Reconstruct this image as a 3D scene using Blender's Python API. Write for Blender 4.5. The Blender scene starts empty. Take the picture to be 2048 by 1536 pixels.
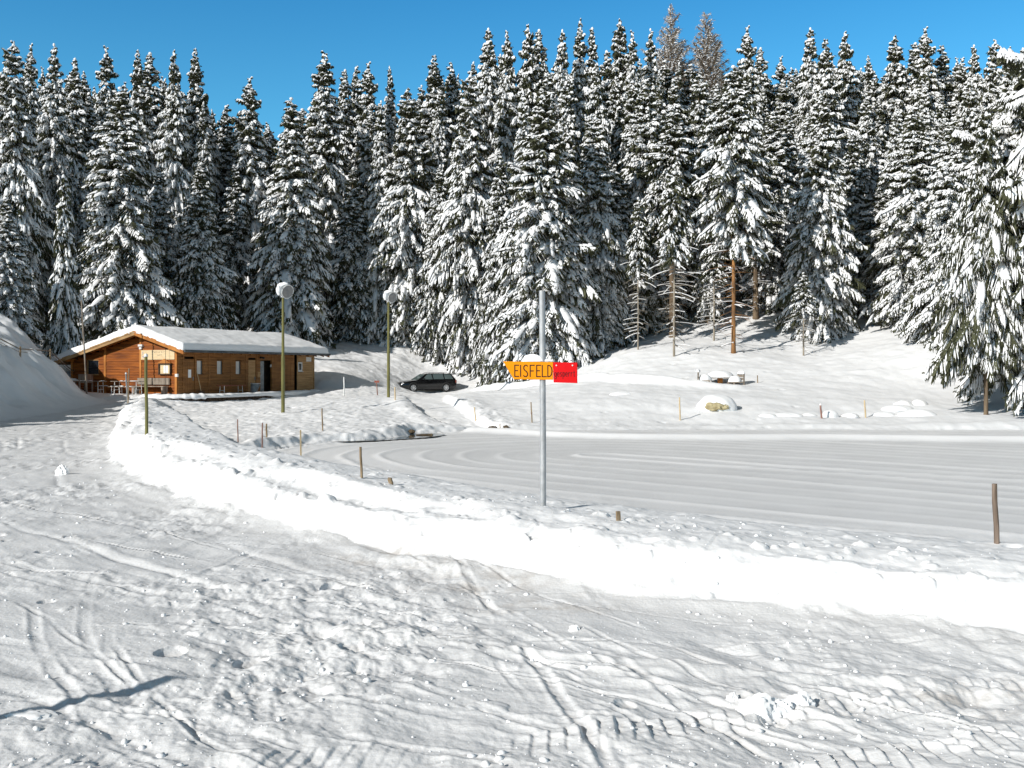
import bpy, math, random
import numpy as np
from mathutils import Vector, Matrix

R = math.radians
SC = bpy.context.scene
COL = SC.collection
EYE, FPX, HZ = 1.75, 2010.0, 745.0          # eye height (m), focal length and horizon row of the photograph
SUN_AZ, SUN_EL = 43.0, 27.0                 # shadows run towards +X (right), turned SUN_AZ degrees away from the viewer
rng = np.random.default_rng(11)
random.seed(5)


def at(px, py, d):
    """point at distance d (m) seen at photo pixel px, py"""
    return Vector(((px - 1024) / FPX * d, d, EYE + (HZ - py) / FPX * d))


# ------------------------------------------------------------------ materials
def mat(name, c1, c2=None, rough=0.7, scale=4.0, stretch=(1, 1, 1), bump=0.0, bscale=None, spec=0.3, metal=0.0, detail=5.0,
        contrast=(0.35, 0.65), attr=None, c3=None, coord='Object', transmission=0.0):
    m = bpy.data.materials.new(name)
    m.use_nodes = True
    nt = m.node_tree
    N, L = nt.nodes, nt.links
    bs = N['Principled BSDF']
    bs.inputs['Roughness'].default_value = rough
    bs.inputs['Metallic'].default_value = metal
    bs.inputs['Specular IOR Level'].default_value = spec
    if transmission:
        bs.inputs['Transmission Weight'].default_value = transmission
    bs.inputs['Base Color'].default_value = (*c1, 1)
    if c2 is None and not bump:
        return m
    tc = N.new('ShaderNodeTexCoord')
    mp = N.new('ShaderNodeMapping')
    mp.inputs['Scale'].default_value = stretch
    L.new(tc.outputs[coord], mp.inputs['Vector'])
    no = N.new('ShaderNodeTexNoise')
    no.inputs['Scale'].default_value = scale
    no.inputs['Detail'].default_value = detail
    L.new(mp.outputs[0], no.inputs['Vector'])
    if c2 is not None:
        rp = N.new('ShaderNodeValToRGB')
        rp.color_ramp.elements[0].position, rp.color_ramp.elements[1].position = contrast
        rp.color_ramp.elements[0].color = (*c1, 1)
        rp.color_ramp.elements[1].color = (*c2, 1)
        L.new(no.outputs['Fac'], rp.inputs['Fac'])
        out = rp.outputs['Color']
        if attr:
            at_ = N.new('ShaderNodeAttribute')
            at_.attribute_name = attr
            mx = N.new('ShaderNodeMix')
            mx.data_type = 'RGBA'
            L.new(at_.outputs['Fac'], mx.inputs['Factor'])
            L.new(out, mx.inputs['A'])
            mx.inputs['B'].default_value = (*c3, 1)
            out = mx.outputs['Result']
        L.new(out, bs.inputs['Base Color'])
    if bump:
        nb = N.new('ShaderNodeTexNoise')
        nb.inputs['Scale'].default_value = bscale or scale * 3
        nb.inputs['Detail'].default_value = 6
        L.new(mp.outputs[0], nb.inputs['Vector'])
        bp = N.new('ShaderNodeBump')
        bp.inputs['Strength'].default_value = bump
        bp.inputs['Distance'].default_value = 0.02
        L.new(nb.outputs['Fac'], bp.inputs['Height'])
        L.new(bp.outputs[0], bs.inputs['Normal'])
    return m


M = {}
M['ground'] = mat('snow_field', (0.83, 0.835, 0.84), (0.87, 0.872, 0.875), 0.75, 1.3, bump=0.35, bscale=14, spec=0.2)
M['bank'] = mat('snow_ploughed', (0.84, 0.845, 0.85), (0.88, 0.883, 0.886), 0.75, 2.0, bump=0.6, bscale=11, spec=0.2)
M['road'] = mat('snow_packed', (0.70, 0.70, 0.70), (0.81, 0.81, 0.81), 0.65, 1.3, bump=0.35, bscale=30, spec=0.3,
                attr='tone', c3=(0.44, 0.40, 0.36), contrast=(0.3, 0.7))
M['ice'] = mat('snow_ice', (0.72, 0.722, 0.725), (0.79, 0.792, 0.795), 0.5, 0.8, bump=0.2, bscale=30, spec=0.35,
               attr='tone', c3=(0.92, 0.92, 0.92))
M['snow'] = mat('snow_soft', (0.845, 0.85, 0.855), (0.88, 0.883, 0.886), 0.8, 2.5, bump=0.25, bscale=9, spec=0.2)
M['tsnow'] = mat('snow_on_needles', (0.86, 0.865, 0.875), None, 0.85, spec=0.1)
M['needle'] = mat('spruce_needles', (0.042, 0.047, 0.026), (0.100, 0.103, 0.058), 0.8, 1.4, spec=0.15)
M['needle2'] = mat('spruce_needles_dark', (0.036, 0.042, 0.022), (0.085, 0.088, 0.050), 0.8, 1.4, spec=0.15)
M['twig'] = mat('larch_twigs', (0.26, 0.21, 0.16), (0.40, 0.33, 0.26), 0.9, 3.0, spec=0.1)
M['bark'] = mat('bark_brown', (0.09, 0.065, 0.045), (0.20, 0.15, 0.10), 0.95, 3.0, (1, 1, 0.25), 0.8, 12, spec=0.1)
M['bark_or'] = mat('bark_orange', (0.15, 0.085, 0.045), (0.40, 0.20, 0.075), 0.95, 2.6, (1, 1, 0.2), 0.8, 9, spec=0.1)
M['bark_gr'] = mat('bark_grey', (0.22, 0.19, 0.15), (0.36, 0.32, 0.26), 0.95, 3.0, (1, 1, 0.25), 0.6, 12, spec=0.1)
M['plank'] = mat('plank_orange', (0.10, 0.024, 0.004), (0.36, 0.105, 0.012), 0.6, 1.3, (0.6, 0.6, 5.5), 0.3, 9, spec=0.25, contrast=(0.25, 0.72))
M['plank_side'] = mat('plank_brown', (0.14, 0.058, 0.016), (0.34, 0.155, 0.045), 0.6, 1.6, (0.5, 0.5, 5), 0.3, 9, spec=0.25, contrast=(0.25, 0.75))
M['plank_pale'] = mat('plank_pale', (0.34, 0.19, 0.08), (0.48, 0.29, 0.13), 0.6, 2.0, (0.5, 0.5, 4), 0.2, 9, spec=0.25)
M['trim'] = mat('trim_wood', (0.34, 0.12, 0.022), (0.52, 0.21, 0.045), 0.55, 2.5, (1, 1, 0.4), 0.2, 10, spec=0.3)
M['beam'] = mat('beam_weathered', (0.30, 0.17, 0.07), (0.46, 0.29, 0.13), 0.7, 3.0, (0.4, 0.4, 1), 0.3, 10)
M['soffit'] = mat('roof_boards', (0.13, 0.06, 0.02), (0.22, 0.11, 0.04), 0.8, 3.0, (4, 0.3, 1))
M['darkwood'] = mat('dark_wood', (0.035, 0.022, 0.015), (0.08, 0.05, 0.03), 0.8, 4.0)
M['greywood'] = mat('grey_wood', (0.17, 0.14, 0.11), (0.32, 0.27, 0.22), 0.85, 5.0, (1, 1, 0.3), 0.4, 16)
M['stake'] = mat('stake_wood', (0.17, 0.12, 0.07), (0.33, 0.245, 0.155), 0.85, 7.0, (3, 3, 0.5), 0.5, 22)
M['stake_pale'] = mat('stake_pale_wood', (0.45, 0.34, 0.20), (0.62, 0.49, 0.31), 0.85, 7.0, (3, 3, 0.5), 0.4, 22)
M['stake_red'] = mat('stake_red_wood', (0.20, 0.10, 0.08), (0.34, 0.20, 0.16), 0.85, 7.0, (3, 3, 0.5), 0.4, 22)
M['postgrey'] = mat('post_grey_brown', (0.13, 0.095, 0.07), (0.25, 0.19, 0.15), 0.9, 7.0, (3, 3, 0.4), 0.5, 22)
M['olive'] = mat('olive_pole', (0.115, 0.108, 0.032), (0.18, 0.168, 0.05), 0.55, 3.0, (2, 2, 0.4), 0.2, 14, spec=0.35)
M['steel'] = mat('galvanised_steel', (0.34, 0.35, 0.36), (0.47, 0.48, 0.49), 0.5, 16.0, (1, 1, 0.6), 0.15, 40, spec=0.5, metal=0.35)
M['whitemetal'] = mat('white_metal', (0.62, 0.62, 0.60), (0.74, 0.74, 0.72), 0.45, 8)
M['greymetal'] = mat('grey_metal', (0.19, 0.21, 0.22), (0.30, 0.32, 0.33), 0.5, 6, metal=0.3)
M['gutter'] = mat('gutter_metal', (0.05, 0.055, 0.06), (0.11, 0.12, 0.125), 0.45, 2.0, metal=0.3)
M['glass_dark'] = mat('window_glass_dark', (0.012, 0.015, 0.022), None, 0.08, spec=0.6)
M['glass_pale'] = mat('window_glass_pale', (0.48, 0.48, 0.46), (0.60, 0.60, 0.58), 0.25, 1.5, spec=0.5)
M['glass_car'] = mat('car_glass', (0.10, 0.135, 0.135), None, 0.04, spec=0.9)
M['lens'] = mat('lamp_lens', (0.13, 0.135, 0.14), (0.22, 0.21, 0.20), 0.25, 5, spec=0.8)
M['paint'] = mat('car_paint_black', (0.006, 0.006, 0.007), None, 0.16, spec=0.6)
M['plastic'] = mat('black_plastic', (0.02, 0.02, 0.021), (0.04, 0.04, 0.04), 0.6, 20)
M['rubber'] = mat('tyre_rubber', (0.016, 0.016, 0.016), (0.03, 0.03, 0.03), 0.85, 20)
M['alloy'] = mat('wheel_alloy', (0.55, 0.56, 0.57), None, 0.3, metal=0.6)
M['headlamp'] = mat('headlamp_glass', (0.75, 0.76, 0.78), None, 0.1, spec=0.9)
M['orange'] = mat('sign_orange', (0.70, 0.24, 0.003), (0.75, 0.265, 0.004), 0.5, 6, bump=0.05, bscale=60, spec=0.08)
M['red'] = mat('sign_red', (0.58, 0.006, 0.009), (0.63, 0.009, 0.011), 0.5, 6, bump=0.04, bscale=60, spec=0.08)
M['ink'] = mat('sign_ink', (0.05, 0.012, 0.004), None, 0.7)
M['ink_red'] = mat('sign_ink_dark_red', (0.09, 0.004, 0.006), None, 0.7)
M['ink_grey'] = mat('sign_ink_grey', (0.28, 0.22, 0.15), None, 0.8)
M['ink_blue'] = mat('sign_ink_blue', (0.30, 0.30, 0.42), None, 0.8)
M['signwood'] = mat('sign_board_wood', (0.62, 0.47, 0.27), (0.72, 0.57, 0.35), 0.7, 3.0, (0.6, 0.6, 5))
M['paper'] = mat('paper', (0.78, 0.79, 0.78), (0.84, 0.85, 0.84), 0.8, 5)
M['rock'] = mat('tan_rock', (0.30, 0.25, 0.14), (0.52, 0.45, 0.27), 0.9, 3.0, bump=0.8, bscale=9)
M['soil'] = mat('bare_soil', (0.05, 0.036, 0.024), (0.14, 0.105, 0.065), 0.95, 5.0, bump=0.8, bscale=12)
M['water'] = mat('open_water', (0.022, 0.030, 0.032), None, 0.04, bump=0.1, bscale=5, spec=0.6)
M['redbrown'] = mat('red_brown_paint', (0.20, 0.05, 0.035), (0.30, 0.09, 0.06), 0.6, 5)


# ------------------------------------------------------------------ mesh building
def tag(o, label=None, cat=None, group=None, kind=None):
    for k, v in (('label', label), ('category', cat), ('group', group), ('kind', kind)):
        if v:
            o[k] = v
    return o


def empty(name, loc, rz=0.0):
    o = bpy.data.objects.new(name, None)
    o.empty_display_size = 0.2
    o.location = loc
    o.rotation_euler = (0, 0, rz)
    COL.objects.link(o)
    return o


def np_mesh(name, verts, faces, mats, smooth=True, face_mat=None):
    """verts (n,3), faces (m,k) all of the same size k"""
    me = bpy.data.meshes.new(name)
    verts = np.ascontiguousarray(verts, dtype=np.float32)
    faces = np.ascontiguousarray(faces, dtype=np.int32)
    k = faces.shape[1]
    me.vertices.add(len(verts))
    me.vertices.foreach_set('co', verts.ravel())
    me.loops.add(faces.size)
    me.loops.foreach_set('vertex_index', faces.ravel())
    me.polygons.add(len(faces))
    me.polygons.foreach_set('loop_start', np.arange(0, faces.size, k, dtype=np.int32))
    me.polygons.foreach_set('use_smooth', np.full(len(faces), smooth, dtype=bool))
    if face_mat is not None:
        me.polygons.foreach_set('material_index', np.ascontiguousarray(face_mat, dtype=np.int32))
    for m in mats:
        me.materials.append(m)
    me.update(calc_edges=True)
    return me


def link(name, me, parent=None):
    o = bpy.data.objects.new(name, me)
    COL.objects.link(o)
    if parent is not None:
        o.parent = parent
    return o


_ICO = {}


def ico(sub):
    if sub not in _ICO:
        import bmesh
        bm = bmesh.new()
        bmesh.ops.create_icosphere(bm, subdivisions=sub, radius=1.0)
        v = np.array([p.co[:] for p in bm.verts])
        f = np.array([[q.index for q in p.verts] for p in bm.faces])
        bm.free()
        _ICO[sub] = (v, f)
    return _ICO[sub]


class MB:
    def __init__(self):
        self.v, self.f, self.m = [], [], []

    def add(self, vs, fs, mi=0):
        b = len(self.v)
        self.v += [tuple(p) for p in vs]
        self.f += [tuple(b + i for i in f) for f in fs]
        self.m += [mi] * len(fs)
        return self

    def box(self, lo, hi, mi=0, mtx=None):
        x0, y0, z0 = lo
        x1, y1, z1 = hi
        vs = [Vector(p) for p in ((x0, y0, z0), (x1, y0, z0), (x1, y1, z0), (x0, y1, z0), (x0, y0, z1), (x1, y0, z1), (x1, y1, z1), (x0, y1, z1))]
        if mtx is not None:
            vs = [mtx @ p for p in vs]
        return self.add(vs, [(0, 3, 2, 1), (4, 5, 6, 7), (0, 1, 5, 4), (1, 2, 6, 5), (2, 3, 7, 6), (3, 0, 4, 7)], mi)

    def hexa(self, vs, mi=0):
        return self.add(vs, [(0, 3, 2, 1), (4, 5, 6, 7), (0, 1, 5, 4), (1, 2, 6, 5), (2, 3, 7, 6), (3, 0, 4, 7)], mi)

    def tube(self, pts, rad, n=10, mi=0, caps=True):
        pts = [Vector(p) for p in pts]
        if not hasattr(rad, '__len__'):
            rad = [rad] * len(pts)
        b = []
        for i, p in enumerate(pts):
            d = (pts[min(i + 1, len(pts) - 1)] - pts[max(i - 1, 0)]).normalized()
            u = d.cross(Vector((0, 0, 1)) if abs(d.z) < 0.9 else Vector((1, 0, 0))).normalized()
            w = d.cross(u)
            for k in range(n):
                a = 2 * math.pi * k / n
                b.append(p + (u * math.cos(a) + w * math.sin(a)) * rad[i])
        fs = []
        for i in range(len(pts) - 1):
            for k in range(n):
                k2 = (k + 1) % n
                fs.append((i * n + k, i * n + k2, (i + 1) * n + k2, (i + 1) * n + k))
        if caps:
            fs.append(tuple(range(n - 1, -1, -1)))
            fs.append(tuple((len(pts) - 1) * n + k for k in range(n)))
        return self.add(b, fs, mi)

    def prism(self, poly, y0, y1, mi=0, mtx=None):
        """polygon in the x-z plane pushed from y0 to y1"""
        n = len(poly)
        vs = [Vector((x, y0, z)) for x, z in poly] + [Vector((x, y1, z)) for x, z in poly]
        if mtx is not None:
            vs = [mtx @ p for p in vs]
        fs = [tuple(range(n)), tuple(range(2 * n - 1, n - 1, -1))]
        for i in range(n):
            j = (i + 1) % n
            fs.append((i, i + n, j + n, j))
        return self.add(vs, fs, mi)

    def lump(self, c, r, seed=0, sub=3, flat=0.4, amp=0.12, freq=1.6, rz=0.0, mi=0):
        v, f = ico(sub)
        v = v.copy()
        n = vnoise3(v * freq + seed * 7.3) * amp + vnoise3(v * freq * 2.7 + seed * 3.1) * amp * 0.45
        v = v * (1 + n[:, None])
        v[:, 2] = np.where(v[:, 2] < 0, v[:, 2] * flat, v[:, 2])
        v = v * np.array(r)
        cz, sz = math.cos(rz), math.sin(rz)
        x = v[:, 0] * cz - v[:, 1] * sz
        y = v[:, 0] * sz + v[:, 1] * cz
        v = np.stack([x, y, v[:, 2]], 1) + np.array(c)
        return self.add(v.tolist(), f.tolist(), mi)

    def ribbon(self, pts, w, mtx, lift=0.0, mi=0, closed=False):
        """flat pen stroke in the x-z plane"""
        P = [Vector((p[0], p[1])) for p in pts]
        if closed:
            P.append(P[0])
        for a, b in zip(P, P[1:]):
            d = (b - a)
            if d.length < 1e-6:
                continue
            d.normalize()
            n = Vector((-d.y, d.x)) * w / 2
            e = d * w * 0.35
            q = [a - e - n, b + e - n, b + e + n, a - e + n]
            self.add([mtx @ Vector((p.x, -lift, p.y)) for p in q], [(0, 1, 2, 3)], mi)
        return self

    def build(self, name, mats, parent=None, smooth=False, bevel=0.0):
        me = bpy.data.meshes.new(name)
        me.from_pydata(self.v, [], self.f)
        if not isinstance(mats, (list, tuple)):
            mats = [mats]
        for m in mats:
            me.materials.append(m)
        if len(mats) > 1:
            me.polygons.foreach_set('material_index', np.array(self.m, dtype=np.int32))
        if smooth:
            me.polygons.foreach_set('use_smooth', np.ones(len(self.f), dtype=bool))
            if smooth != 'all':
                me.set_sharp_from_angle(angle=R(42))
        me.update()
        o = link(name, me, parent)
        if bevel:
            bv = o.modifiers.new('Bevel', 'BEVEL')
            bv.width = bevel
            bv.segments = 2
            bv.limit_method = 'ANGLE'
        return o


# ------------------------------------------------------------------ noise
def _hash(ix, iy, seed):
    h = (ix.astype(np.int64) * 374761393 + iy.astype(np.int64) * 668265263 + seed * 2147483) & 0xFFFFFFFF
    h = ((h ^ (h >> 13)) * 1274126177) & 0xFFFFFFFF
    return (h ^ (h >> 16)) & 0xFFFFFF


def pn(x, y, seed=0):
    ix, iy = np.floor(x), np.floor(y)
    fx, fy = x - ix, y - iy
    u, v = fx * fx * fx * (fx * (fx * 6 - 15) + 10), fy * fy * fy * (fy * (fy * 6 - 15) + 10)

    def g(dx, dy):
        a = _hash(ix + dx, iy + dy, seed).astype(np.float32) * np.float32(2 * math.pi / 0xFFFFFF)
        return np.cos(a) * (fx - dx) + np.sin(a) * (fy - dy)
    a, b, c, d = g(0, 0), g(1, 0), g(0, 1), g(1, 1)
    return (a + (b - a) * u + (c - a) * v + (a - b - c + d) * u * v) * 1.5


def fbm(x, y, octaves=4, seed=0, gain=0.5):
    s, a = 0.0, 1.0
    for i in range(octaves):
        s = s + a * pn(x, y, seed + i * 17)
        x, y, a = x * 2.03 + 5.1, y * 2.03 - 3.7, a * gain
    return s


def vnoise3(p):
    return (np.sin(p[:, 0] * 2.1 + p[:, 1] * 1.3 + 0.4) * np.sin(p[:, 1] * 2.7 - p[:, 2] * 1.1 + 1.7) * 0.6
            + np.sin(p[:, 2] * 3.1 + p[:, 0] * 1.9 + 2.2) * np.sin(p[:, 1] * 1.7 + p[:, 0] * 2.3) * 0.4)


def cells(x, y, c, prob, rmin, rmax, seed=0, squash=1.0):
    """rounded bumps of random size, one per occupied cell (height 0..1 times its radius)"""
    gx, gy = x / c, y / c
    ix, iy = np.floor(gx), np.floor(gy)
    out = np.zeros_like(x)
    for dx in (-1, 0, 1):
        for dy in (-1, 0, 1):
            jx, jy = ix + dx, iy + dy
            h1 = _hash(jx, jy, seed) / 0xFFFFFF
            h2 = _hash(jx, jy, seed + 101) / 0xFFFFFF
            h3 = _hash(jx, jy, seed + 202) / 0xFFFFFF
            h4 = _hash(jx, jy, seed + 303) / 0xFFFFFF
            r = (rmin + (rmax - rmin) * h3 ** 2)
            ex, ey = (gx - jx - h1) * c, (gy - jy - h2) * c
            d2 = (ex * ex + ey * ey * squash) / (r * r)
            b = np.maximum(0, 1 - d2)
            out = np.maximum(out, np.where(h4 < prob, np.sqrt(b) * r, 0))
    return out


def ss(a, b, x):
    t = np.clip((x - a) / (b - a), 0, 1)
    return t * t * (3 - 2 * t)


def line_dist(X, Y, pts):
    """signed distance to a polyline (positive on its right-hand side) and length along it"""
    best = np.full(X.shape, 1e9)
    sign = np.ones(X.shape)
    along = np.zeros(X.shape)
    acc = 0.0
    for (x0, y0), (x1, y1) in zip(pts, pts[1:]):
        dx, dy = x1 - x0, y1 - y0
        l2 = dx * dx + dy * dy
        l = math.sqrt(l2)
        t = ((X - x0) * dx + (Y - y0) * dy) / l2
        tc = np.clip(t, 0, 1)
        ex, ey = X - x0 - tc * dx, Y - y0 - tc * dy
        d = np.sqrt(ex * ex + ey * ey)
        cr = dx * (Y - y0) - dy * (X - x0)
        m = d < best - 1e-9
        best = np.where(m, d, best)
        sign = np.where(m, np.where(cr < 0, 1.0, -1.0), sign)
        along = np.where(m, acc + tc * l, along)
        acc += l
    return best * sign, along


def poly_dist(X, Y, pts):
    """signed distance to a closed polygon, negative inside"""
    best = np.full(X.shape, 1e9)
    inside = np.zeros(X.shape, dtype=bool)
    n = len(pts)
    for i in range(n):
        x0, y0 = pts[i]
        x1, y1 = pts[(i + 1) % n]
        dx, dy = x1 - x0, y1 - y0
        t = np.clip(((X - x0) * dx + (Y - y0) * dy) / (dx * dx + dy * dy), 0, 1)
        d = np.hypot(X - x0 - t * dx, Y - y0 - t * dy)
        best = np.minimum(best, d)
        if y0 != y1:
            c = ((y0 > Y) != (y1 > Y)) & (X < (x1 - x0) * (Y - y0) / (y1 - y0) + x0)
            inside ^= c
    return np.where(inside, -best, best)


def smooth_line(pts, n=4):
    """Catmull-Rom through the points"""
    P = [np.array(p, float) for p in pts]
    out = []
    for i in range(len(P) - 1):
        p0, p1, p2, p3 = P[max(i - 1, 0)], P[i], P[i + 1], P[min(i + 2, len(P) - 1)]
        for k in range(n):
            t = k / n
            out.append(tuple(0.5 * (2 * p1 + (p2 - p0) * t + (2 * p0 - 5 * p1 + 4 * p2 - p3) * t * t + (3 * p1 - p0 - 3 * p2 + p3) * t ** 3)))
    out.append(tuple(P[-1]))
    return out
# ------------------------------------------------------------------ lie of the land
# foot of the ploughed bank (the right edge of the road), from the far right round to the cabin
FOOT = smooth_line([(60, -16), (30, -4), (15, 2.2), (8, 4.9), (5.2, 5.8), (3.3, 6.55), (2.75, 6.9), (2.3, 7.2), (1.7, 7.45), (1.0, 7.75), (0.1, 8.6), (-0.75, 9.33),
        (-1.65, 10.3), (-3.3, 12.3), (-4.2, 13.3), (-5.75, 15.8), (-7.5, 19.0), (-9.3, 23.2), (-13.2, 33.5), (-17.3, 44.5), (-20.4, 53.0), (-22.0, 55.2),
        (-30, 58), (-60, 60)], 2)
HILLFOOT = smooth_line([(-40, -12), (-30, 2), (-20.5, 13), (-17.6, 24), (-18.3, 37), (-20.3, 49), (-21.6, 54.0), (-23.6, 58.0), (-27.5, 63), (-33, 68), (-50, 74)], 2)
POND_Z = -0.65
POND = ([(-7.6, 30.2), (-7.3, 31.7), (-6.3, 33.7), (-5.0, 35.2), (-3.9, 36.8), (-3.7, 39.0), (-1.5, 41.0), (0.5, 41.3), (4, 41.8), (7.8, 42),
         (14.4, 41.9), (20, 41.6), (27, 42.6), (45, 46), (70, 30), (60, 8), (45, 0), (30, 3.2), (15, 9.8), (9, 12.9), (6.8, 14.2), (3.7, 15.7), (2.25, 16.4), (0.7, 18.6),
         (-1.3, 21), (-4, 24.7), (-5.8, 27.3)])
PATH = smooth_line([(-10, 84), (-6.9, 76), (-5.6, 66), (-4.9, 58), (-3.7, 50), (-2.4, 44.8), (-1.5, 41.8)], 3)
WINDROW = smooth_line([(-3.6, 76), (-2.3, 67), (2.0, 62.5), (6.1, 57), (12, 53.5)], 3)
RINKROW = smooth_line([(-1.6, 40.6), (1.0, 38.2), (4.6, 36.3), (11.6, 36.0), (17, 35.0), (24, 33.5), (40, 28)], 3)

CTRL = np.array([
    # near bank and the slope behind it
    (3.6, 7.3, .29), (1.5, 8.4, .29), (.3, 9.7, .39), (-1.7, 11.2, .46), (-4.2, 14, .52), (-4.3, 18.6, -.28), (-10.9, 34, -.48), (-14.2, 42, -.36), (-17.2, 48.5, -.12), (-18.4, 51.4, .02), (-7.4, 25.0, -.42), (-16.4, 54, .0), (-14.5, 57.5, .08), (-17.5, 52.8, .03), (8, 5.4, .30), (15, 3.6, .30), (30, -2, .3), (45, -8, .3), 
    (6.8, 13.3, -.5), (3, 14.5, -.5), (1.66, 15.7, -.55), (-2.35, 19.4, -.42), (-3.1, 20.6, -.42), (-5.8, 26.5, -.55), (-7.3, 29.2, -.5), (-8.8, 32.3, -.5), (-8.3, 34, -.5),
    (12, 10, -.5), (30, 3, -.5), (45, 0, -.5),
    # field between bank and terrace
    (-7.1, 37.6, -.42), (-10, 38, -.42), (-10.2, 45, -.04), (-8, 42, -.25), (-9.7, 29.5, -.5), (-11.4, 36, -.45), (-13.2, 42, -.32), (-15.2, 50.5, -.05), (-12.4, 59, .15),
    (-5, 44, -.15), (-4.6, 40.5, -.35), (-8.9, 55, .30), (-11.5, 51, .15),
    # terrace, cabin, lamp, car
    (-18.9, 54.8, .45), (-20, 58, .5), (-15, 68, .5), (-22, 64, .5), (-19, 70, .6), (-12, 68, .75), (-7.1, 58, .22), (-6.5, 68, .08), (-4.2, 72, .15), (-6.6, 80, .15), (-9, 76, .3), (-3.2, 77, .28), (-2, 84, 1.7),
    (-11.6, 72, 1.2), (-11.7, 78, 2.0), (-14.5, 80, 2.75), (-14, 84, 3.4), (-9.7, 74, .9), (-11, 84, 2.8), (-18.6, 88, 3.9), (-6, 84.5, 1.6), (-22, 78, 3.0),
    # beyond the pond: shelf with benches, wooded slope
    (-.8, 70, 1.15), (2.4, 64, 1.0), (8.5, 68, 3.3), (10.3, 64, 2.8), (14.1, 64, 3.0), (14.3, 71, 4.1), (18.6, 64, 2.8), (21.9, 66, 3.6), (25.3, 70, 5.1), (24.6, 60, 3.4), (24, 55, 1.9),
    (11.1, 55.5, 1.12), (3.6, 57, 1.1), (22.2, 54, 1.2), (12.1, 60, 2.0), (9.9, 49, .41), (7.5, 45, -.40), (.85, 44, -.48), (13.8, 45, -.28), (16.2, 46, -.34), (9.6, 47, .05),
    (21.2, 45, -.12), (23.6, 47, -.05), (18.5, 43.4, -.42), (22.5, 43.2, -.42), (.7, 52, .35), (-2.5, 60, .5), (-3.8, 50, .25), (-2.8, 46, -.2), (4.5, 49, .40), (17, 49.5, .4), (27, 47, .2),
    # hill behind everything
    (-25, 40, .2), (-20, 52, .25), (-30, 70, 3.4), (-36, 62, 3.2), (-42, 40, 2), (-40, 90, 5), (-20, 105, 8.5), (0, 95, 7.2), (15, 85, 8.0), (30, 80, 8.5), (45, 75, 8),
    (0, 130, 18), (-40, 130, 13), (40, 120, 19), (60, 80, 9), (-60, 100, 8), (-80, 60, 5), (80, 40, 2), (45, 47, .8), (60, 55, 2), (-30, 15, 1), (-10, 150, 22), (90, 110, 18), (-90, 130, 14)], float)


def _tps_fit(P, lam=0.02):
    n = len(P)
    d = np.hypot(P[:, None, 0] - P[None, :, 0], P[:, None, 1] - P[None, :, 1])
    K = np.where(d > 0, d * d * np.log(d + 1e-12), 0) + lam * n * np.eye(n)
    Q = np.column_stack([np.ones(n), P[:, :2]])
    A = np.zeros((n + 3, n + 3))
    A[:n, :n], A[:n, n:], A[n:, :n] = K, Q, Q.T
    return np.linalg.solve(A, np.concatenate([P[:, 2], np.zeros(3)]))


TPSW = _tps_fit(CTRL)


def tps(X, Y):
    z = TPSW[-3] + TPSW[-2] * X + TPSW[-1] * Y
    for (x, y, _), w in zip(CTRL, TPSW):
        d2 = (X - x) ** 2 + (Y - y) ** 2
        z = z + w * 0.5 * d2 * np.log(d2 + 1e-9)
    return z


TRACKS = [((-0.15, 4.64), (3.6, 5.95), .15), ((-1.35, 4.46), (-0.1, 4.70), .13), ((1.05, 4.33), (4.6, 5.62), .16), ((-2.4, 4.40), (-1.35, 4.60), .13)]


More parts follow.
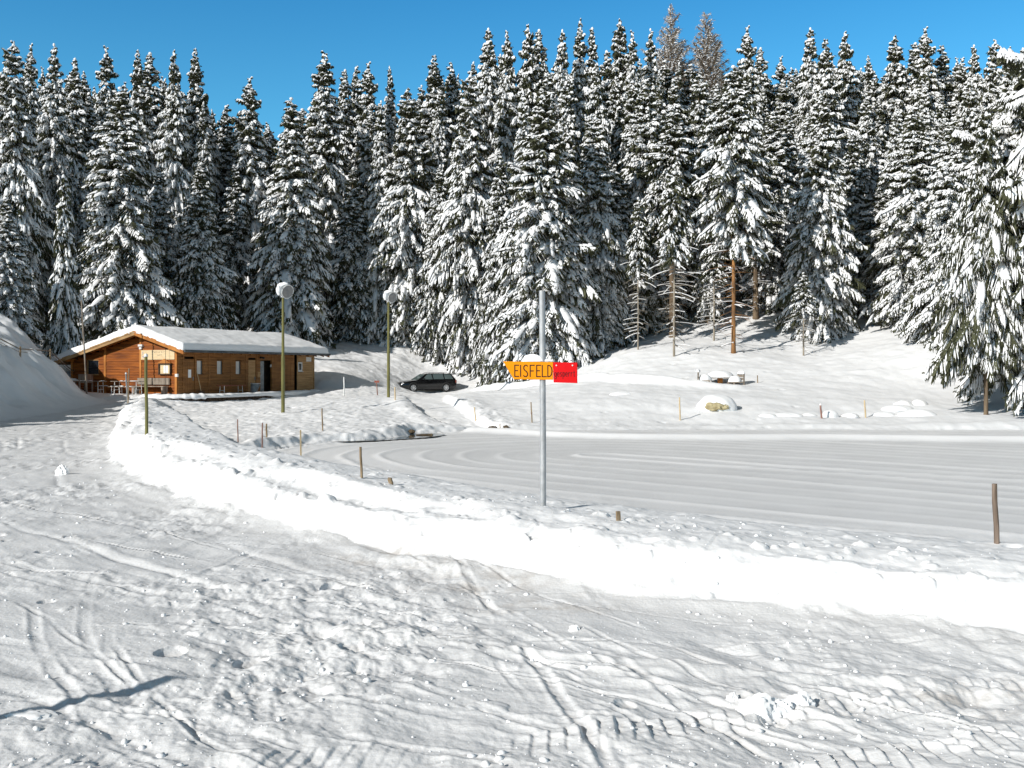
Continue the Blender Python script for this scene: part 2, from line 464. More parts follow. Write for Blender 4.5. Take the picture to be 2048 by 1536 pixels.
def terrain(X, Y, detail=True):
    shp = X.shape
    X, Y = X.ravel().astype(float), Y.ravel().astype(float)
    s, u = line_dist(X, Y, FOOT)              # > 0: off the road, on the bank side
    sl, ul = line_dist(X, Y, HILLFOOT)
    sl = -sl                                  # > 0: up the hill on the left
    dp = poly_dist(X, Y, POND)
    near = 1 - ss(28, 31.5, Y)
    zr = 0.2 * ss(38, 56, Y)
    G = tps(X, Y)
    far = np.hypot(X, Y)
    G = np.where(far > 160, np.minimum(G, 30), G)
    base_n = 0.05 * fbm(X * .35, Y * .35, 3, 3) + 0.25 * ss(70, 90, Y) * fbm(X * .22, Y * .22, 3, 5)
    G = G + base_n * ss(1.0, 4.0, s)
    zc = np.interp(Y, [-5, 5, 7, 10, 14, 19, 25, 34, 43, 52, 56], [.3, .3, .3, .4, .52, .60, .55, .52, .52, .42, .4])
    zc = zc + .05 * pn(u * .35, u * 0, 43)
    s1 = np.interp(Y, [8, 13, 18, 30, 40, 50], [.5, .8, 1.7, 1.9, 1.3, 1.2]) + .2 * pn(u * .3, u * 0, 44)
    s2 = np.interp(Y, [8, 13, 18, 30, 40, 50], [5.0, 4.2, 2.5, 2.6, 2.1, 2.2])
    bk = (1 - ss(s1, s2, s)) * (1 - ss(52.0, 54.0, Y)) * ss(2, 6, Y)
    G = np.maximum(G, G + (zc - G) * bk)
    if detail:
        sj = s + 0.11 * fbm(u * .9, s * 1.2, 3, 21) + 0.03 * pn(X * 5, Y * 5, 8)
    else:
        sj = s
    ww = 0.60 + .12 * pn(u * .3, u * 0, 45) + 3.5 * ss(52.5, 55.5, Y)
    tier = 0.5 + 0.5 * np.clip(pn(u * .22, u * 0 + 3.3, 40) * 2, -1, 1)
    k1 = ss(-0.06, ww * .75, sj)
    k2 = 0.62 * ss(-0.06, ww * .45, sj) + 0.38 * ss(ww * .75, ww * 1.5, sj)
    hb = k1 * (1 - tier) + k2 * tier
    crest = 0.07 * np.exp(-((sj - ww - .15) / .35) ** 2) * (1 - ss(52, 54, Y)) * (0.6 + 0.8 * pn(u * .5, u * 0, 41))
    z = zr * (1 - hb) + (G + crest) * hb
    # hill on the left
    hc = np.interp(Y, [-10, 2, 12, 18, 28, 45, 54, 60, 66, 75], [1.5, 2.2, 5.2, 6.2, 5.7, 4.7, 4.1, 7.6, 8.2, 7.0])
    wid = np.interp(Y, [0, 30, 50, 62], [9, 8.2, 7.0, 7.5])
    t = np.clip(sl / wid, 0, 1)
    prof = t * t * (3 - 2 * t)
    bulge = 0.85 * fbm(X * .16 + Y * .08, Y * .30 - X * .1, 4, 55) * ss(0.12, .4, t)
    hill = (hc + np.maximum(0, sl - wid) * .05) * prof + bulge
    z = np.where((sl > 0), np.maximum(z, zr + hill), z)
    # pond basin
    if detail:
        dpj = dp + np.where(near < .5, 0.22 * pn(X * 1.1, Y * 1.1, 61) + 0.1 * pn(X * 2.7, Y * 2.7, 62), 0.35 * pn(X * .5, Y * .5, 63))
    else:
        dpj = dp
    w = 2.6 * near + 0.55 * (1 - near)
    k = ss(0, w, dpj)
    left = (1 - near) * (1 - ss(-4.2, -2.5, X)) * ss(28, 30, Y)
    lip = left * (0.20 + .10 * pn(X * 1.6, Y * 1.6, 64)) * np.exp(-((dpj - .55) / .4) ** 2)
    lip = lip + (1 - left) * (1 - near) * 0.10 * np.exp(-((dpj - 1.0) / .6) ** 2)
    zp = POND_Z + np.maximum(z - POND_Z, 0.02) * k + lip * (dpj > 0)
    onland = s > 0
    z = np.where(onland & (sl <= 0), zp, z)
    pond = (dpj <= 0) & onland
    # trodden path from the car down to the pond, with cut walls
    pd, pu = line_dist(X, Y, PATH)
    ap = np.abs(pd + (0.12 * pn(pu * .7, pd * .3, 71) if detail else 0))
    endm = ss(40.9, 43.5, Y) * (1 - ss(58, 70, Y))
    rough = (fbm(X * 1.9, Y * 1.9, 3, 72) * .5 + .5) if detail else 0.5
    cut = -0.34 * (1 - ss(1.0, 1.35, ap)) + np.where(pd > 0, 0.14, 0.14 * rough) * np.exp(-((ap - 1.8) / .5) ** 2) * (1 - ss(50, 57, Y))
    z = z + np.where(pond, 0, cut * endm)
    wd, wu = line_dist(X, Y, WINDROW)
    z = z + 0.42 * np.exp(-(wd / .55) ** 2) * ss(52, 56, Y) * (1 - ss(64, 70, Y))
    wd2 = ss(-2.4, -.6, wd) * (1 - ss(-.6, 0, wd))
    z = z - 0.15 * wd2 * ss(55, 58, Y) * (1 - ss(72, 76, Y))
    tone = np.zeros_like(X)
    if detail:
        # tracks of skis, boots and tyres crossing one another on the road
        rk = np.random.default_rng(31)
        trk = np.zeros_like(X)
        nearroad = np.nonzero((s < .1) & (far < 30) & (sl < 1))[0]
        xr, yr = X[nearroad], Y[nearroad]
        tr_ = np.zeros_like(xr)
        for _ in range(95):
            cy = 1 / rk.uniform(1 / 22, 1 / 4.6)
            cx = rk.uniform(-.52, .45) * cy
            base = math.atan2(.90, -.42) if cy > 12 else math.atan2(.72, -.70)
            an = base + rk.normal(0, .32) - max(0, cx) * .06 * (cy < 12)
            ln = rk.uniform(1.2, 4.5) * (1 + cy * .05)
            cv = rk.normal(0, .05)
            wd_, dp_ = rk.choice([.022, .035, .05, .11], p=[.3, .3, .25, .15]), rk.uniform(.003, .012)
            ca, sa = math.cos(an), math.sin(an)
            m = (np.abs(xr - cx) < ln) & (np.abs(yr - cy) < ln)
            if not m.any():
                continue
            ex, ey = xr[m] - cx, yr[m] - cy
            a_ = ex * ca + ey * sa
            b_ = -ex * sa + ey * ca - cv * a_ * a_ + .03 * pn(a_ * 1.1, a_ * 0 + _, 140)
            win = ss(0, .5, ln * .5 - np.abs(a_)) * np.clip(.55 + 1.1 * pn(a_ * 1.3, a_ * 0 + _ * 3.1, 141), 0, 1)
            tr_[m] += win * (-dp_ * np.exp(-(b_ / wd_) ** 4) + dp_ * .7 * np.exp(-((b_ - wd_ * 1.5) / (wd_ * .55)) ** 2) + dp_ * .35 * np.exp(-((b_ + wd_ * 1.5) / (wd_ * .5)) ** 2))
        trk[nearroad] = tr_
        road = 1 - ss(-.05, .12, s)
        road = road * (1 - ss(0, 1.2, sl))
        nearf = 1 - ss(16, 40, far)
        # hard trampled snow: flow-aligned ribs, ruts, clods
        dirt = np.clip(fbm(X * .45 + 9, Y * .45, 3, 89) + .55, .15, 1.4)
        h = 0.020 * fbm(X * 1.1, Y * 1.1, 3, 80) + 0.003 * fbm(s * 4.5, u * 1.0, 3, 81) + dirt * 0.030 * fbm(X * 3.3 + .8 * Y, Y * 2.6, 4, 82) + 0.0042 * nearf * dirt * fbm(X * 13, Y * 13, 3, 88) * (0.4 + 0.9 * np.clip(fbm(X * .6, Y * .6, 2, 90) + .4, 0, 1.3))
        rid = np.maximum(0, 1 - np.abs(pn(s * 2.0 + .25 * pn(u * .4, s, 84), u * .28, 83)) * 5)
        h = h + 0.005 * rid * np.clip(pn(u * .35, s * .6, 85) + .35, 0, 1)
        for i, (si, a0) in enumerate([(-1.05, .7), (-2.15, 1.0), (-2.45, .8), (-3.9, .9), (-5.3, .8), (-6.9, .9)]):
            wob = si + .45 * pn(u * .13, u * 0 + si, 86 + i) + .05 * pn(u * .7, u * 0, 120 + i)
            on = np.clip(pn(u * .22 + i * 7.7, u * 0, 87) * 2.2 + .35, 0, 1) * a0
            h = h - 0.019 * on * np.exp(-((s - wob) / .045) ** 2) + 0.007 * on * np.exp(-((s - wob - .12) / .06) ** 2)
        lumpm = np.clip(fbm(X * .55, Y * .55, 2, 91) + .35, 0, 1)
        h = h + 0.28 * cells(X + .05 * pn(X * 9, Y * 9, 77), Y + .05 * pn(X * 9, Y * 9, 78), .36, .36, .03, .13, 92, 1.6) * lumpm + 0.38 * cells(X + 3 + .03 * pn(X * 14, Y * 14, 75), Y + .03 * pn(X * 14, Y * 14, 76), .17, .22, .008, .038, 93) * nearf * np.clip(dirt, 0, 1)
        h = h - 0.42 * cells(X + 7, Y - 2, .7, .34, .04, .12, 94, .6) * nearf * ss(.55, .8, -s)
        # wind-row of loose snow along the foot of the bank
        h = h + 0.05 * np.exp(-((s + .28 + .12 * pn(u * .5, u * 0, 96)) / .14) ** 2) * np.clip(pn(u * .4, u * 0 + 2, 95) * 1.5 + .4, 0, 1.2)
        # two low ploughed ridges in the right foreground
        for (p0, p1, hh) in (((-.2, 6.35), (5, 4.75), .045), ((.6, 5.9), (3.2, 5.62), .03)):
            d, a = line_dist(X, Y, [p0, p1])
            h = h + hh * np.exp(-((d + .06 * pn(a * 1.3, d, 97)) / .075) ** 2) * (0.6 + .5 * pn(a * 2.2, a * 0, 98)) * (np.hypot(X, Y) < 9)
        # tyre tread prints
        for (p0, p1, hw) in TRACKS:
            d, a = line_dist(X, Y, [p0, p1])
            ln = math.hypot(p1[0] - p0[0], p1[1] - p0[1])
            win = np.clip(1.6 * (1 - (np.abs(d) / hw) ** 4), 0, 1) * ss(0, .5, a) * (1 - ss(ln - 1.2, ln, a)) * np.clip(.75 + .9 * pn(a * 1.1, d * 1.5, 143), 0, 1)
            ph = a / .088 + d * 4.0 + .2 * pn(a * 3, d * 3, 99)
            saw = ph - np.floor(ph)
            h = h + win * (0.017 * (saw * ss(0, .25, 1 - saw) * 1.3 - .35) * (0.55 + .7 * np.clip(pn(a * 1.7, d * 2, 100) + .5, 0, 1.2)))
        h = h + trk + .075 * np.exp(-((np.minimum(s, 0) - .02) / .22) ** 2) * (.7 + .5 * pn(u * .8, u * 0, 142))
        z = z + h * road
        for (x, y, r) in ((-.95, 10.0 - .6, .9), (-.3, 8.9 - .55, .6), (2.55, 5.42, .45), (2.9, 5.3, .3), (.2, 7.5, .5), (3.3, 5.25, .25)):
            tone = np.maximum(tone, np.exp(-(((X - x) / r) ** 2 + ((Y - y) / (r * .55)) ** 2)))
        tone = tone * np.clip(fbm(X * 4, Y * 4, 3, 101) * 1.2 + .25, 0, 1) * road * .75
        # bank: crumbly crest and a pock-marked back slope
        bank = ss(.12, .5, s) * (1 - ss(30, 60, far)) * (1 - ss(-1.0, 0, -dpj) * 1.0)
        bank = np.where(dpj < 0.05, 0, bank)
        top = np.exp(-((s - .75) / .8) ** 2)
        hbk = 0.022 * fbm(X * 1.9, Y * 1.9, 4, 110) + (0.5 * cells(X, Y, .28, .5, .03, .10, 111) + 0.55 * cells(X, Y, .12, .35, .015, .04, 116)) * (0.20 + .8 * top) - 0.30 * cells(X, Y, .5, .5, .05, .14, 112, 1.5) * ss(1.2, 2.4, s)
        z = z + hbk * bank
        face = ss(-.05, .1, s) * (1 - ss(.35, .7, s)) * (1 - ss(35, 55, far))
        z = z + face * (0.030 * fbm(u * 2.2, s * 3, 4, 113) + .7 * cells(X, Y, .3, .4, .03, .12, 122) - .6 * cells(X + 5, Y, .45, .35, .04, .13, 123))
        # open ground: drifts, footprints, trampled snow near the shore
        og = onland & (dpj > .1)
        og_m = np.where(og, 1.0, 0) * ss(24, 34, Y)
        tram = np.clip(1 - ss(45, 52, Y) + (X < -6), 0, 1) * (X < 0)
        z = z + og_m * (0.035 * fbm(X * .8, Y * .8, 4, 114) + tram * (0.03 * fbm(X * 2.6, Y * 2.6, 3, 115) - .4 * cells(X, Y, .7, .45, .08, .2, 117)))
        z = z + og_m * 0.06 * np.clip(fbm(X * .5, Y * 1.2, 3, 118), 0, 1) * ss(48, 58, Y)
        z = z - og_m * .30 * cells(X + 2, Y, 1.3, .16, .08, .22, 119) * (1 - ss(64, 70, Y))
        z = z + ss(0.2, 1.2, sl) * 0.04 * fbm(X * .9, Y * .9, 4, 121)
        # the rink: rings left by the snow plough, a row of pushed snow at its far side
        if pond.any():
            P0, D = np.array([2.6, 29.0]), np.array([.745, -.667])
            ax = (X - P0[0]) * D[0] + (Y - P0[1]) * D[1]
            px, py = X - P0[0] - np.maximum(ax, 0) * D[0], Y - P0[1] - np.maximum(ax, 0) * D[1]
            rr = np.hypot(px, py) + .35 * pn(X * .12, Y * .12, 130) + 0.10 * pn(X * .5, Y * .5, 131)
            side = (px * D[1] - py * D[0]) < 0
            q = rr / 1.15
            fr = q - np.floor(q)
            amp = np.clip(.62 + .8 * pn(np.floor(q) * 3.1 + .5, ax * .06, 132), 0.05, 1)
            st = np.exp(-((fr - .5) / .13) ** 2) * amp
            fine = np.clip(pn(rr * 3.2, ax * .05, 133), 0, 1) * .45
            rd, ru = line_dist(X, Y, RINKROW)
            rd = rd + .35 * pn(ru * .25, ru * 0, 134)
            inr = ss(.2, 1.2, rd)                        # on the rink side of the row
            row = np.exp(-(rd / .42) ** 2)
            tn = inr * np.clip(st * 1.05 + fine * .45 + .15 * np.clip(fbm(X * .35, Y * .35, 3, 135), 0, 1), 0, 1)
            tn = np.maximum(tn, row)
            tn = np.maximum(tn, (1 - inr) * np.clip(.55 + .6 * fbm(X * .5, Y * .9, 3, 136), 0, 1) * .9)
            edge = 1 - ss(.15, 1.6, -dpj)
            tn = np.maximum(tn, edge * np.clip(.8 + .5 * fbm(X * 2, Y * 2, 3, 137), 0, 1))
            tn = np.maximum(tn, .9 * (1 - ss(-5.5, -2.0, X + (Y - 30) * .35)))
            tone = np.where(pond, tn, tone)
            hp = st * .042 * inr + fine * .004 + row * .20 + .012 * edge * fbm(X * 3, Y * 3, 3, 138) + .35 * cells(X, Y, .35, .25, .015, .05, 139) * np.clip(tn, 0, 1) * .6
            z = np.where(pond, POND_Z + hp, z)
    # island of firm ground under the cabin stays level
    cl = (X + 19.3) * .438 + (Y - 58) * .899
    cw = -(X + 19.3) * .899 + (Y - 58) * .438
    inside = ss(-3.2, -.6, cl) * (1 - ss(12.8, 14.5, cl)) * ss(-3.4, -1.5, cw) * (1 - ss(7.0, 9.0, cw))
    z = z * (1 - inside) + .5 * inside
    return (z.reshape(shp), s.reshape(shp), sl.reshape(shp), pond.reshape(shp), tone.reshape(shp))


def gz(x, y):
    return float(terrain(np.array([float(x)]), np.array([float(y)]))[0][0])


QUAL = 1.0


def make_ground():
    n1 = int(600 * QUAL)
    r = list(1 / np.linspace(1 / 3.4, 1 / 26, n1))
    r += list(np.arange(26.15, 100, .19 / QUAL)) + list(np.geomspace(100.5, 420, 60))
    r = np.array(r)
    a0 = R(44)
    na = int(1120 * QUAL)
    th = np.linspace(-a0, a0, na)
    X = r[:, None] * np.sin(th)[None, :]
    Y = r[:, None] * np.cos(th)[None, :]
    z, s, sl, pond, tone = terrain(X, Y)
    nr = len(r)
    V = np.stack([X, Y, z], -1).reshape(-1, 3)
    # smooth normals from the full grid so the sheets meet without a seam
    du = np.gradient(np.stack([X, Y, z], -1), axis=1)
    dv = np.gradient(np.stack([X, Y, z], -1), axis=0)
    nrm = np.cross(du, dv)
    nrm /= np.linalg.norm(nrm, axis=-1, keepdims=True) + 1e-12
    nrm = nrm.reshape(-1, 3)
    idx = np.arange(nr * na).reshape(nr, na)
    F = np.stack([idx[:-1, :-1], idx[:-1, 1:], idx[1:, 1:], idx[1:, :-1]], -1).reshape(-1, 4)
    sf, slf = s.ravel()[F].mean(1), sl.ravel()[F].mean(1)
    pf = pond.ravel()[F].sum(1) >= 2
    yf = V[F][:, :, 1].mean(1)
    road = (sf < 0) & (slf < .2) & (yf < 58)
    bank = (sf >= 0) & (sf < 1.6) & ~pf & (yf < 50)
    land = ~(road | bank | pf)
    for nm, mk, mt in (('snowy_road', road, 'road'), ('snow_bank', bank, 'bank'), ('frozen_pond', pf, 'ice'), ('snowy_ground', land, 'ground')):
        f = F[mk]
        used, inv = np.unique(f, return_inverse=True)
        me = np_mesh(nm, V[used], inv.reshape(-1, 4), [M[mt]])
        at_ = me.attributes.new('tone', 'FLOAT', 'POINT')
        at_.data.foreach_set('value', tone.ravel()[used].astype(np.float32))
        me.normals_split_custom_set_from_vertices(nrm[used].tolist())
        tag(link(nm, me), kind='structure')
    # the rest of the valley floor, beside and behind the viewer, on a coarse grid
    th2 = np.linspace(a0, 2 * math.pi - a0, 70)
    r2 = np.concatenate([[0.05, 1.5, 2.6], r[::12]])
    X, Y = r2[:, None] * np.sin(th2)[None, :], r2[:, None] * np.cos(th2)[None, :]
    z = terrain(X, Y, False)[0]
    z = np.where(Y < -12, np.clip(z, -1, 2.0), z)
    V = np.stack([X, Y, z], -1).reshape(-1, 3)
    idx = np.arange(len(r2) * 70).reshape(len(r2), 70)
    F = np.stack([idx[:-1, :-1], idx[:-1, 1:], idx[1:, 1:], idx[1:, :-1]], -1).reshape(-1, 4)
    th3 = np.linspace(-a0, a0, 20)
    r3 = np.array([0.05, 1.5, 2.6, 3.41])
    X3, Y3 = r3[:, None] * np.sin(th3)[None, :], r3[:, None] * np.cos(th3)[None, :]
    V3 = np.stack([X3, Y3, terrain(X3, Y3, False)[0]], -1).reshape(-1, 3)
    i3 = np.arange(80).reshape(4, 20)
    F3 = np.stack([i3[:-1, :-1], i3[:-1, 1:], i3[1:, 1:], i3[1:, :-1]], -1).reshape(-1, 4)
    me = np_mesh('snow_plain', np.concatenate([V, V3]), np.concatenate([F, F3 + len(V)]), [M['ground']])
    tag(link('snow_plain', me), kind='structure')


make_ground()

# open water under the snowy lip of the pond's left shore
wp = [(-5.0, 34.5), (-4.2, 35.0), (-3.2, 36.2), (-2.6, 37.6), (-2.7, 38.6), (-3.6, 38.9), (-4.1, 38.2), (-4.5, 37.0), (-5.2, 36.0), (-6.2, 34.9), (-6.3, 34.0)]
wpts = smooth_line(wp + [wp[0]], 4)[:-1]
w = MB()
w.add([(x, y, POND_Z + .055) for x, y in wpts], [tuple(range(len(wpts)))])
tag(w.build('open_water', M['water']), kind='structure')
# ------------------------------------------------------------------ the timber cabin
# local frame: x along the long side (away), y along the gable (to the left), z up, origin at the near right-hand corner on the floor
FLOOR = 0.50
CAB = empty('timber_cabin', (-19.3, 58.0, FLOOR), math.atan2(.899, .438))
tag(CAB, 'long low timber cabin with a thick snow-covered gable roof, at the end of the road', 'cabin')
LEN, WID = 12.75, 8.6
RW, RZ = 2.75, 3.66            # ridge
EW, EZ = -1.0, 2.50            # right eave
LW, LZ = 9.85, 1.82            # left eave


def roof_z(w):
    return RZ + (EZ - RZ) * (RW - w) / (RW - EW) if w < RW else RZ + (LZ - RZ) * (w - RW) / (LW - RW)


def boards(mb, a0, a1, holes, place, ztop, pitch=.155, out=.036, limit=None):
    """lapped boards; place(a, z, depth) gives the point; holes are (a0, a1, z0, z1)"""
    z = -.3
    k = 0
    while z < ztop - .01:
        z1 = min(z + pitch, ztop)
        lo, hi = a0, a1
        if limit is not None:
            rg = limit(z1)
            if rg is None:
                break
            lo, hi = max(a0, rg[0]), min(a1, rg[1])
        segs = [(lo, hi)]
        for (h0, h1, b0, b1) in holes:
            if z1 > b0 + .02 and z < b1 - .02:
                new = []
                for (p, q) in segs:
                    if h1 <= p or h0 >= q:
                        new.append((p, q))
                    else:
                        if h0 > p:
                            new.append((p, h0))
                        if h1 < q:
                            new.append((h1, q))
                segs = new
        o = out * (1 + .35 * math.sin(k * 2.3))
        for p, q in segs:
            if q - p < .02:
                continue
            # board with a rounded lower nose
            prof = [(z + .006, -.05), (z + .006, o * .75), (z + .03, o), (z1 - .03, o * .85), (z1, o * .45), (z1, -.05)]
            vs = [place(p, zz, dd) for zz, dd in prof] + [place(q, zz, dd) for zz, dd in prof]
            n = len(prof)
            fs = [(i, (i + 1) % n, n + (i + 1) % n, n + i) for i in range(n)] + [tuple(range(n - 1, -1, -1)), tuple(range(n, 2 * n))]
            mb.add(vs, fs)
        z = z1
        k += 1


HOLES_R = [(.50, 1.31, -.3, 2.05), (1.50, 2.04, 1.12, 1.98), (3.2, 3.74, 1.12, 1.98), (4.86, 5.38, 1.12, 1.98), (6.03, 6.74, -.3, 2.05), (7.17, 8.25, -.3, 2.0), (8.3, 10.9, -.3, 2.6), (11.02, 11.5, 1.33, 1.95)]
HOLES_G = [(6.3, 7.28, 1.12, 2.02)]
gable_place = lambda a, z, d: Vector((-d, a, z))
right_place = lambda a, z, d: Vector((a, -d, z))


def gable_limit(z):
    zz = z + .10
    if zz >= RZ - .12:
        return None
    lo = RW - (RZ - zz) / ((RZ - EZ) / (RW - EW))
    hi = RW + (RZ - zz) / ((RZ - LZ) / (LW - RW))
    return (max(0, lo), min(WID, hi))


w = MB()
boards(w, 0, WID, HOLES_G, gable_place, 3.5, limit=gable_limit)
w.build('gable_wall', M['plank'], CAB)
w = MB()
boards(w, 0, 10.9, HOLES_R, right_place, roof_z(0) - .12)
w.build('side_wall', M['plank_side'], CAB)
w = MB()
boards(w, 10.98, LEN, HOLES_R, right_place, roof_z(0) - .12, pitch=.12, out=.012)
w.build('end_panel', M['plank_pale'], CAB)
w = MB()                                   # upright boards beside the open doorway
x = 8.32
while x < 10.6:
    w.box((x, -.015 - .01 * (int(x * 9) % 2), -.3), (x + .135, .05, 2.62))
    x += .145
w.build('upright_boards', M['plank_side'], CAB)
w = MB()                                   # hidden walls and the dark inside
w.box((LEN - .08, .05, -.3), (LEN - .02, WID, 1.9))
w.prism([(.05, 1.9), (WID, 1.9), (WID, 2.1), (RW, 3.45), (.05, 2.6)], 0, .06, mtx=Matrix(((0, 1, 0, LEN - .08), (1, 0, 0, 0), (0, 0, 1, 0), (0, 0, 0, 1))))
w.box((.0, WID - .06, -.3), (LEN, WID, roof_z(WID) - .1))
w.box((.02, .62, -.3), (LEN - .1, .68, 2.45))
w.box((.55, .68, -.3), (.60, WID - .1, 1.95))
w.box((.60, .10, -.3), (LEN - .1, .62, -.2))
w.build('back_wall', M['darkwood'], CAB)
for a in (.0, 2.78, 5.68, 8.5):             # uprights on the gable
    h = roof_z(a + .06) - .16
    MB().box((-.065, a, -.3), (-.021, a + (.15 if a else .16), h)).build('corner_post', M['trim'], CAB)
for a in (.36, 1.33, 2.46, 4.36, 5.75, 6.76, 8.27, 10.88, LEN - .07):
    MB().box((a, -.055, -.3), (a + .10, -.02, roof_z(0) - .13)).build('wall_post', M['beam'] if a > 10 else M['plank_side'], CAB)

# roof: boarded slopes, barge boards, purlins, gutter, thick snow
X0, X1 = -.62, LEN + .38
sl = MB()
for (wa, za, wb, zb_) in ((RW, RZ, EW, EZ), (RW, RZ, LW, LZ)):
    sl.hexa([Vector(p) for p in ((X0 + .04, wa, za - .09), (X1, wa, za - .09), (X1, wb, zb_ - .09), (X0 + .04, wb, zb_ - .09), (X0 + .04, wa, za), (X1, wa, za), (X1, wb, zb_), (X0 + .04, wb, zb_))])
roof = sl.build('roof', M['soffit'], CAB)
for (wa, za, wb, zb_) in ((RW, RZ, EW - .05, EZ - .015), (RW, RZ, LW + .05, LZ - .015)):
    for xx, nm in ((X0, 'barge_board'), (X1, 'barge_board')):
        b = MB()
        b.hexa([Vector(p) for p in ((xx - .02, wa, za - .23), (xx + .03, wa, za - .23), (xx + .03, wb, zb_ - .20), (xx - .02, wb, zb_ - .20),
                                    (xx - .02, wa, za + .015), (xx + .03, wa, za + .015), (xx + .03, wb, zb_ + .015), (xx - .02, wb, zb_ + .015))])
        b.hexa([Vector(p) for p in ((xx - .05, wa, za - .06), (xx - .021, wa, za - .06), (xx - .021, wb, zb_ - .04), (xx - .05, wb, zb_ - .04),
                                    (xx - .05, wa, za + .03), (xx - .021, wa, za + .03), (xx - .021, wb, zb_ + .03), (xx - .05, wb, zb_ + .03))])
        b.build(nm, M['trim'] if wb < RW else M['beam'], roof)
for wv in (2.68, 5.68, 8.4, .05):
    MB().box((X0 + .08, wv, roof_z(wv) - .27), (0.1, wv + .15, roof_z(wv) - .10)).build('purlin', M['trim'], roof)
# inner rafter pair just in front of the wall
for (wa, wb) in ((RW - .02, EW + .1), (RW + .02, 6.6)):
    za, zb_ = roof_z(wa) - .10, roof_z(wb) - .10
    MB().hexa([Vector(p) for p in ((-.40, wa, za - .13), (-.32, wa, za - .13), (-.32, wb, zb_ - .13), (-.40, wb, zb_ - .13), (-.40, wa, za), (-.32, wa, za), (-.32, wb, zb_), (-.40, wb, zb_))]).build('rafter', M['trim'], roof)
rf = MB()
x = .3
while x < LEN:
    za, zb_ = roof_z(.05) - .095, roof_z(EW + .06) - .095
    rf.hexa([Vector(p) for p in ((x, .05, za - .11), (x + .08, .05, za - .11), (x + .08, EW + .06, zb_ - .11), (x, EW + .06, zb_ - .11), (x, .05, za), (x + .08, .05, za), (x + .08, EW + .06, zb_), (x, EW + .06, zb_))])
    x += .82
rf.build('rafter_ends', M['plank_side'], roof)
gt = MB()
gt.tube([(X0 + .02, EW - .09, EZ - .03), (X1, EW - .09, EZ - .03)], .07, 10)
gt.box((X0 + .02, EW - .035, EZ - .10), (X1, EW - .005, EZ + .03))
gt.build('gutter', M['gutter'], roof)
# snow blanket
nx, ny = 150, 110
xs = np.linspace(X0 - .05, X1 + .05, nx)
wsn = np.concatenate([np.linspace(EW - .04, RW, 46), np.linspace(RW, LW + .10, 65)[1:]])
ny = len(wsn)
A, B = np.meshgrid(xs, wsn, indexing='ij')
rz_ = np.vectorize(roof_z)(B)
rz_ = rz_ - .05 * np.exp(-((B - RW) / .45) ** 2)
de = np.minimum(np.minimum(A - xs[0], xs[-1] - A) * 1.0, np.minimum(B - wsn[0], wsn[-1] - B))
t_ = np.clip(de / .20, 0, 1)
th = .41 * np.sqrt(1 - (1 - t_) ** 2)
th = th * (1 + .10 * fbm(A * .55, B * .8, 3, 500)) + .012 * fbm(A * 2.5, B * 2.5, 3, 501) * t_
dent = .05 * np.exp(-((B - (EW + .55) - .12 * pn(A * .9, A * 0, 503)) / .10) ** 2) * np.clip(.5 + pn(A * 1.3, A * 0 + .5, 502), 0, 1.2)
th = th - dent
top = np.stack([A + .03 * fbm(A * 2, B * 2, 2, 504) * (t_ < .6), B, rz_ + th + .012], -1).reshape(-1, 3)
bot = np.stack([A, B, rz_ + .012 - .03 * (t_ < .5)], -1).reshape(-1, 3)
ii = np.arange(nx * ny).reshape(nx, ny)
Ft = np.stack([ii[:-1, :-1], ii[1:, :-1], ii[1:, 1:], ii[:-1, 1:]], -1).reshape(-1, 4)
Fb = Ft[:, ::-1] + nx * ny
rim = []
for ed in (ii[0, :], ii[-1, ::-1], ii[::-1, 0], ii[:, -1]):
    for p, q in zip(ed[:-1], ed[1:]):
        rim.append((p, q, q + nx * ny, p + nx * ny))
link('roof_snow', np_mesh('roof_snow', np.concatenate([top, bot]), np.concatenate([Ft, Fb, np.array(rim)]), [M['snow']]), roof)


def window(h, place, frame, pane, reveal=.06, fw=.035, shade=0.0):
    a0, a1, z0, z1 = h
    fr = MB()
    for (p0, p1, q0, q1) in ((a0, a0 + fw, z0, z1), (a1 - fw, a1, z0, z1), (a0 + fw, a1 - fw, z0, z0 + fw), (a0 + fw, a1 - fw, z1 - fw, z1)):
        v = [place(p, z, d) for d in (-reveal, .012) for (p, z) in ((p0, q0), (p1, q0), (p1, q1), (p0, q1))]
        fr.hexa([v[0], v[1], v[2], v[3], v[4], v[5], v[6], v[7]])
    v = [place(p, z, d) for d in (.0, .07) for (p, z) in ((a0 - .04, z0 - .035), (a1 + .04, z0 - .035), (a1 + .04, z0), (a0 - .04, z0))]
    fr.hexa(v)
    f = fr.build('window', frame, CAB)
    b1 = a1 - fw - (a1 - a0) * shade
    MB().add([place(p, z, -reveal * .55) for (p, z) in ((a0 + fw, z0 + fw), (b1, z0 + fw), (b1, z1 - fw), (a0 + fw, z1 - fw))], [(0, 1, 2, 3)]).build('pane', pane, f)
    if shade:
        MB().add([place(p, z, -reveal * .5) for (p, z) in ((b1, z0 + fw), (a1 - fw, z0 + fw), (a1 - fw, z1 - fw), (b1, z1 - fw))], [(0, 1, 2, 3)]).build('open_sash', M['gutter'], f)
    return f


for h in HOLES_R[1:4]:
    window(h, right_place, M['plank_side'], M['glass_pale'], shade=.22)
window(HOLES_R[7], right_place, M['whitemetal'], M['glass_dark'], fw=.09)
window(HOLES_G[0], gable_place, M['plank_pale'], M['glass_dark'])


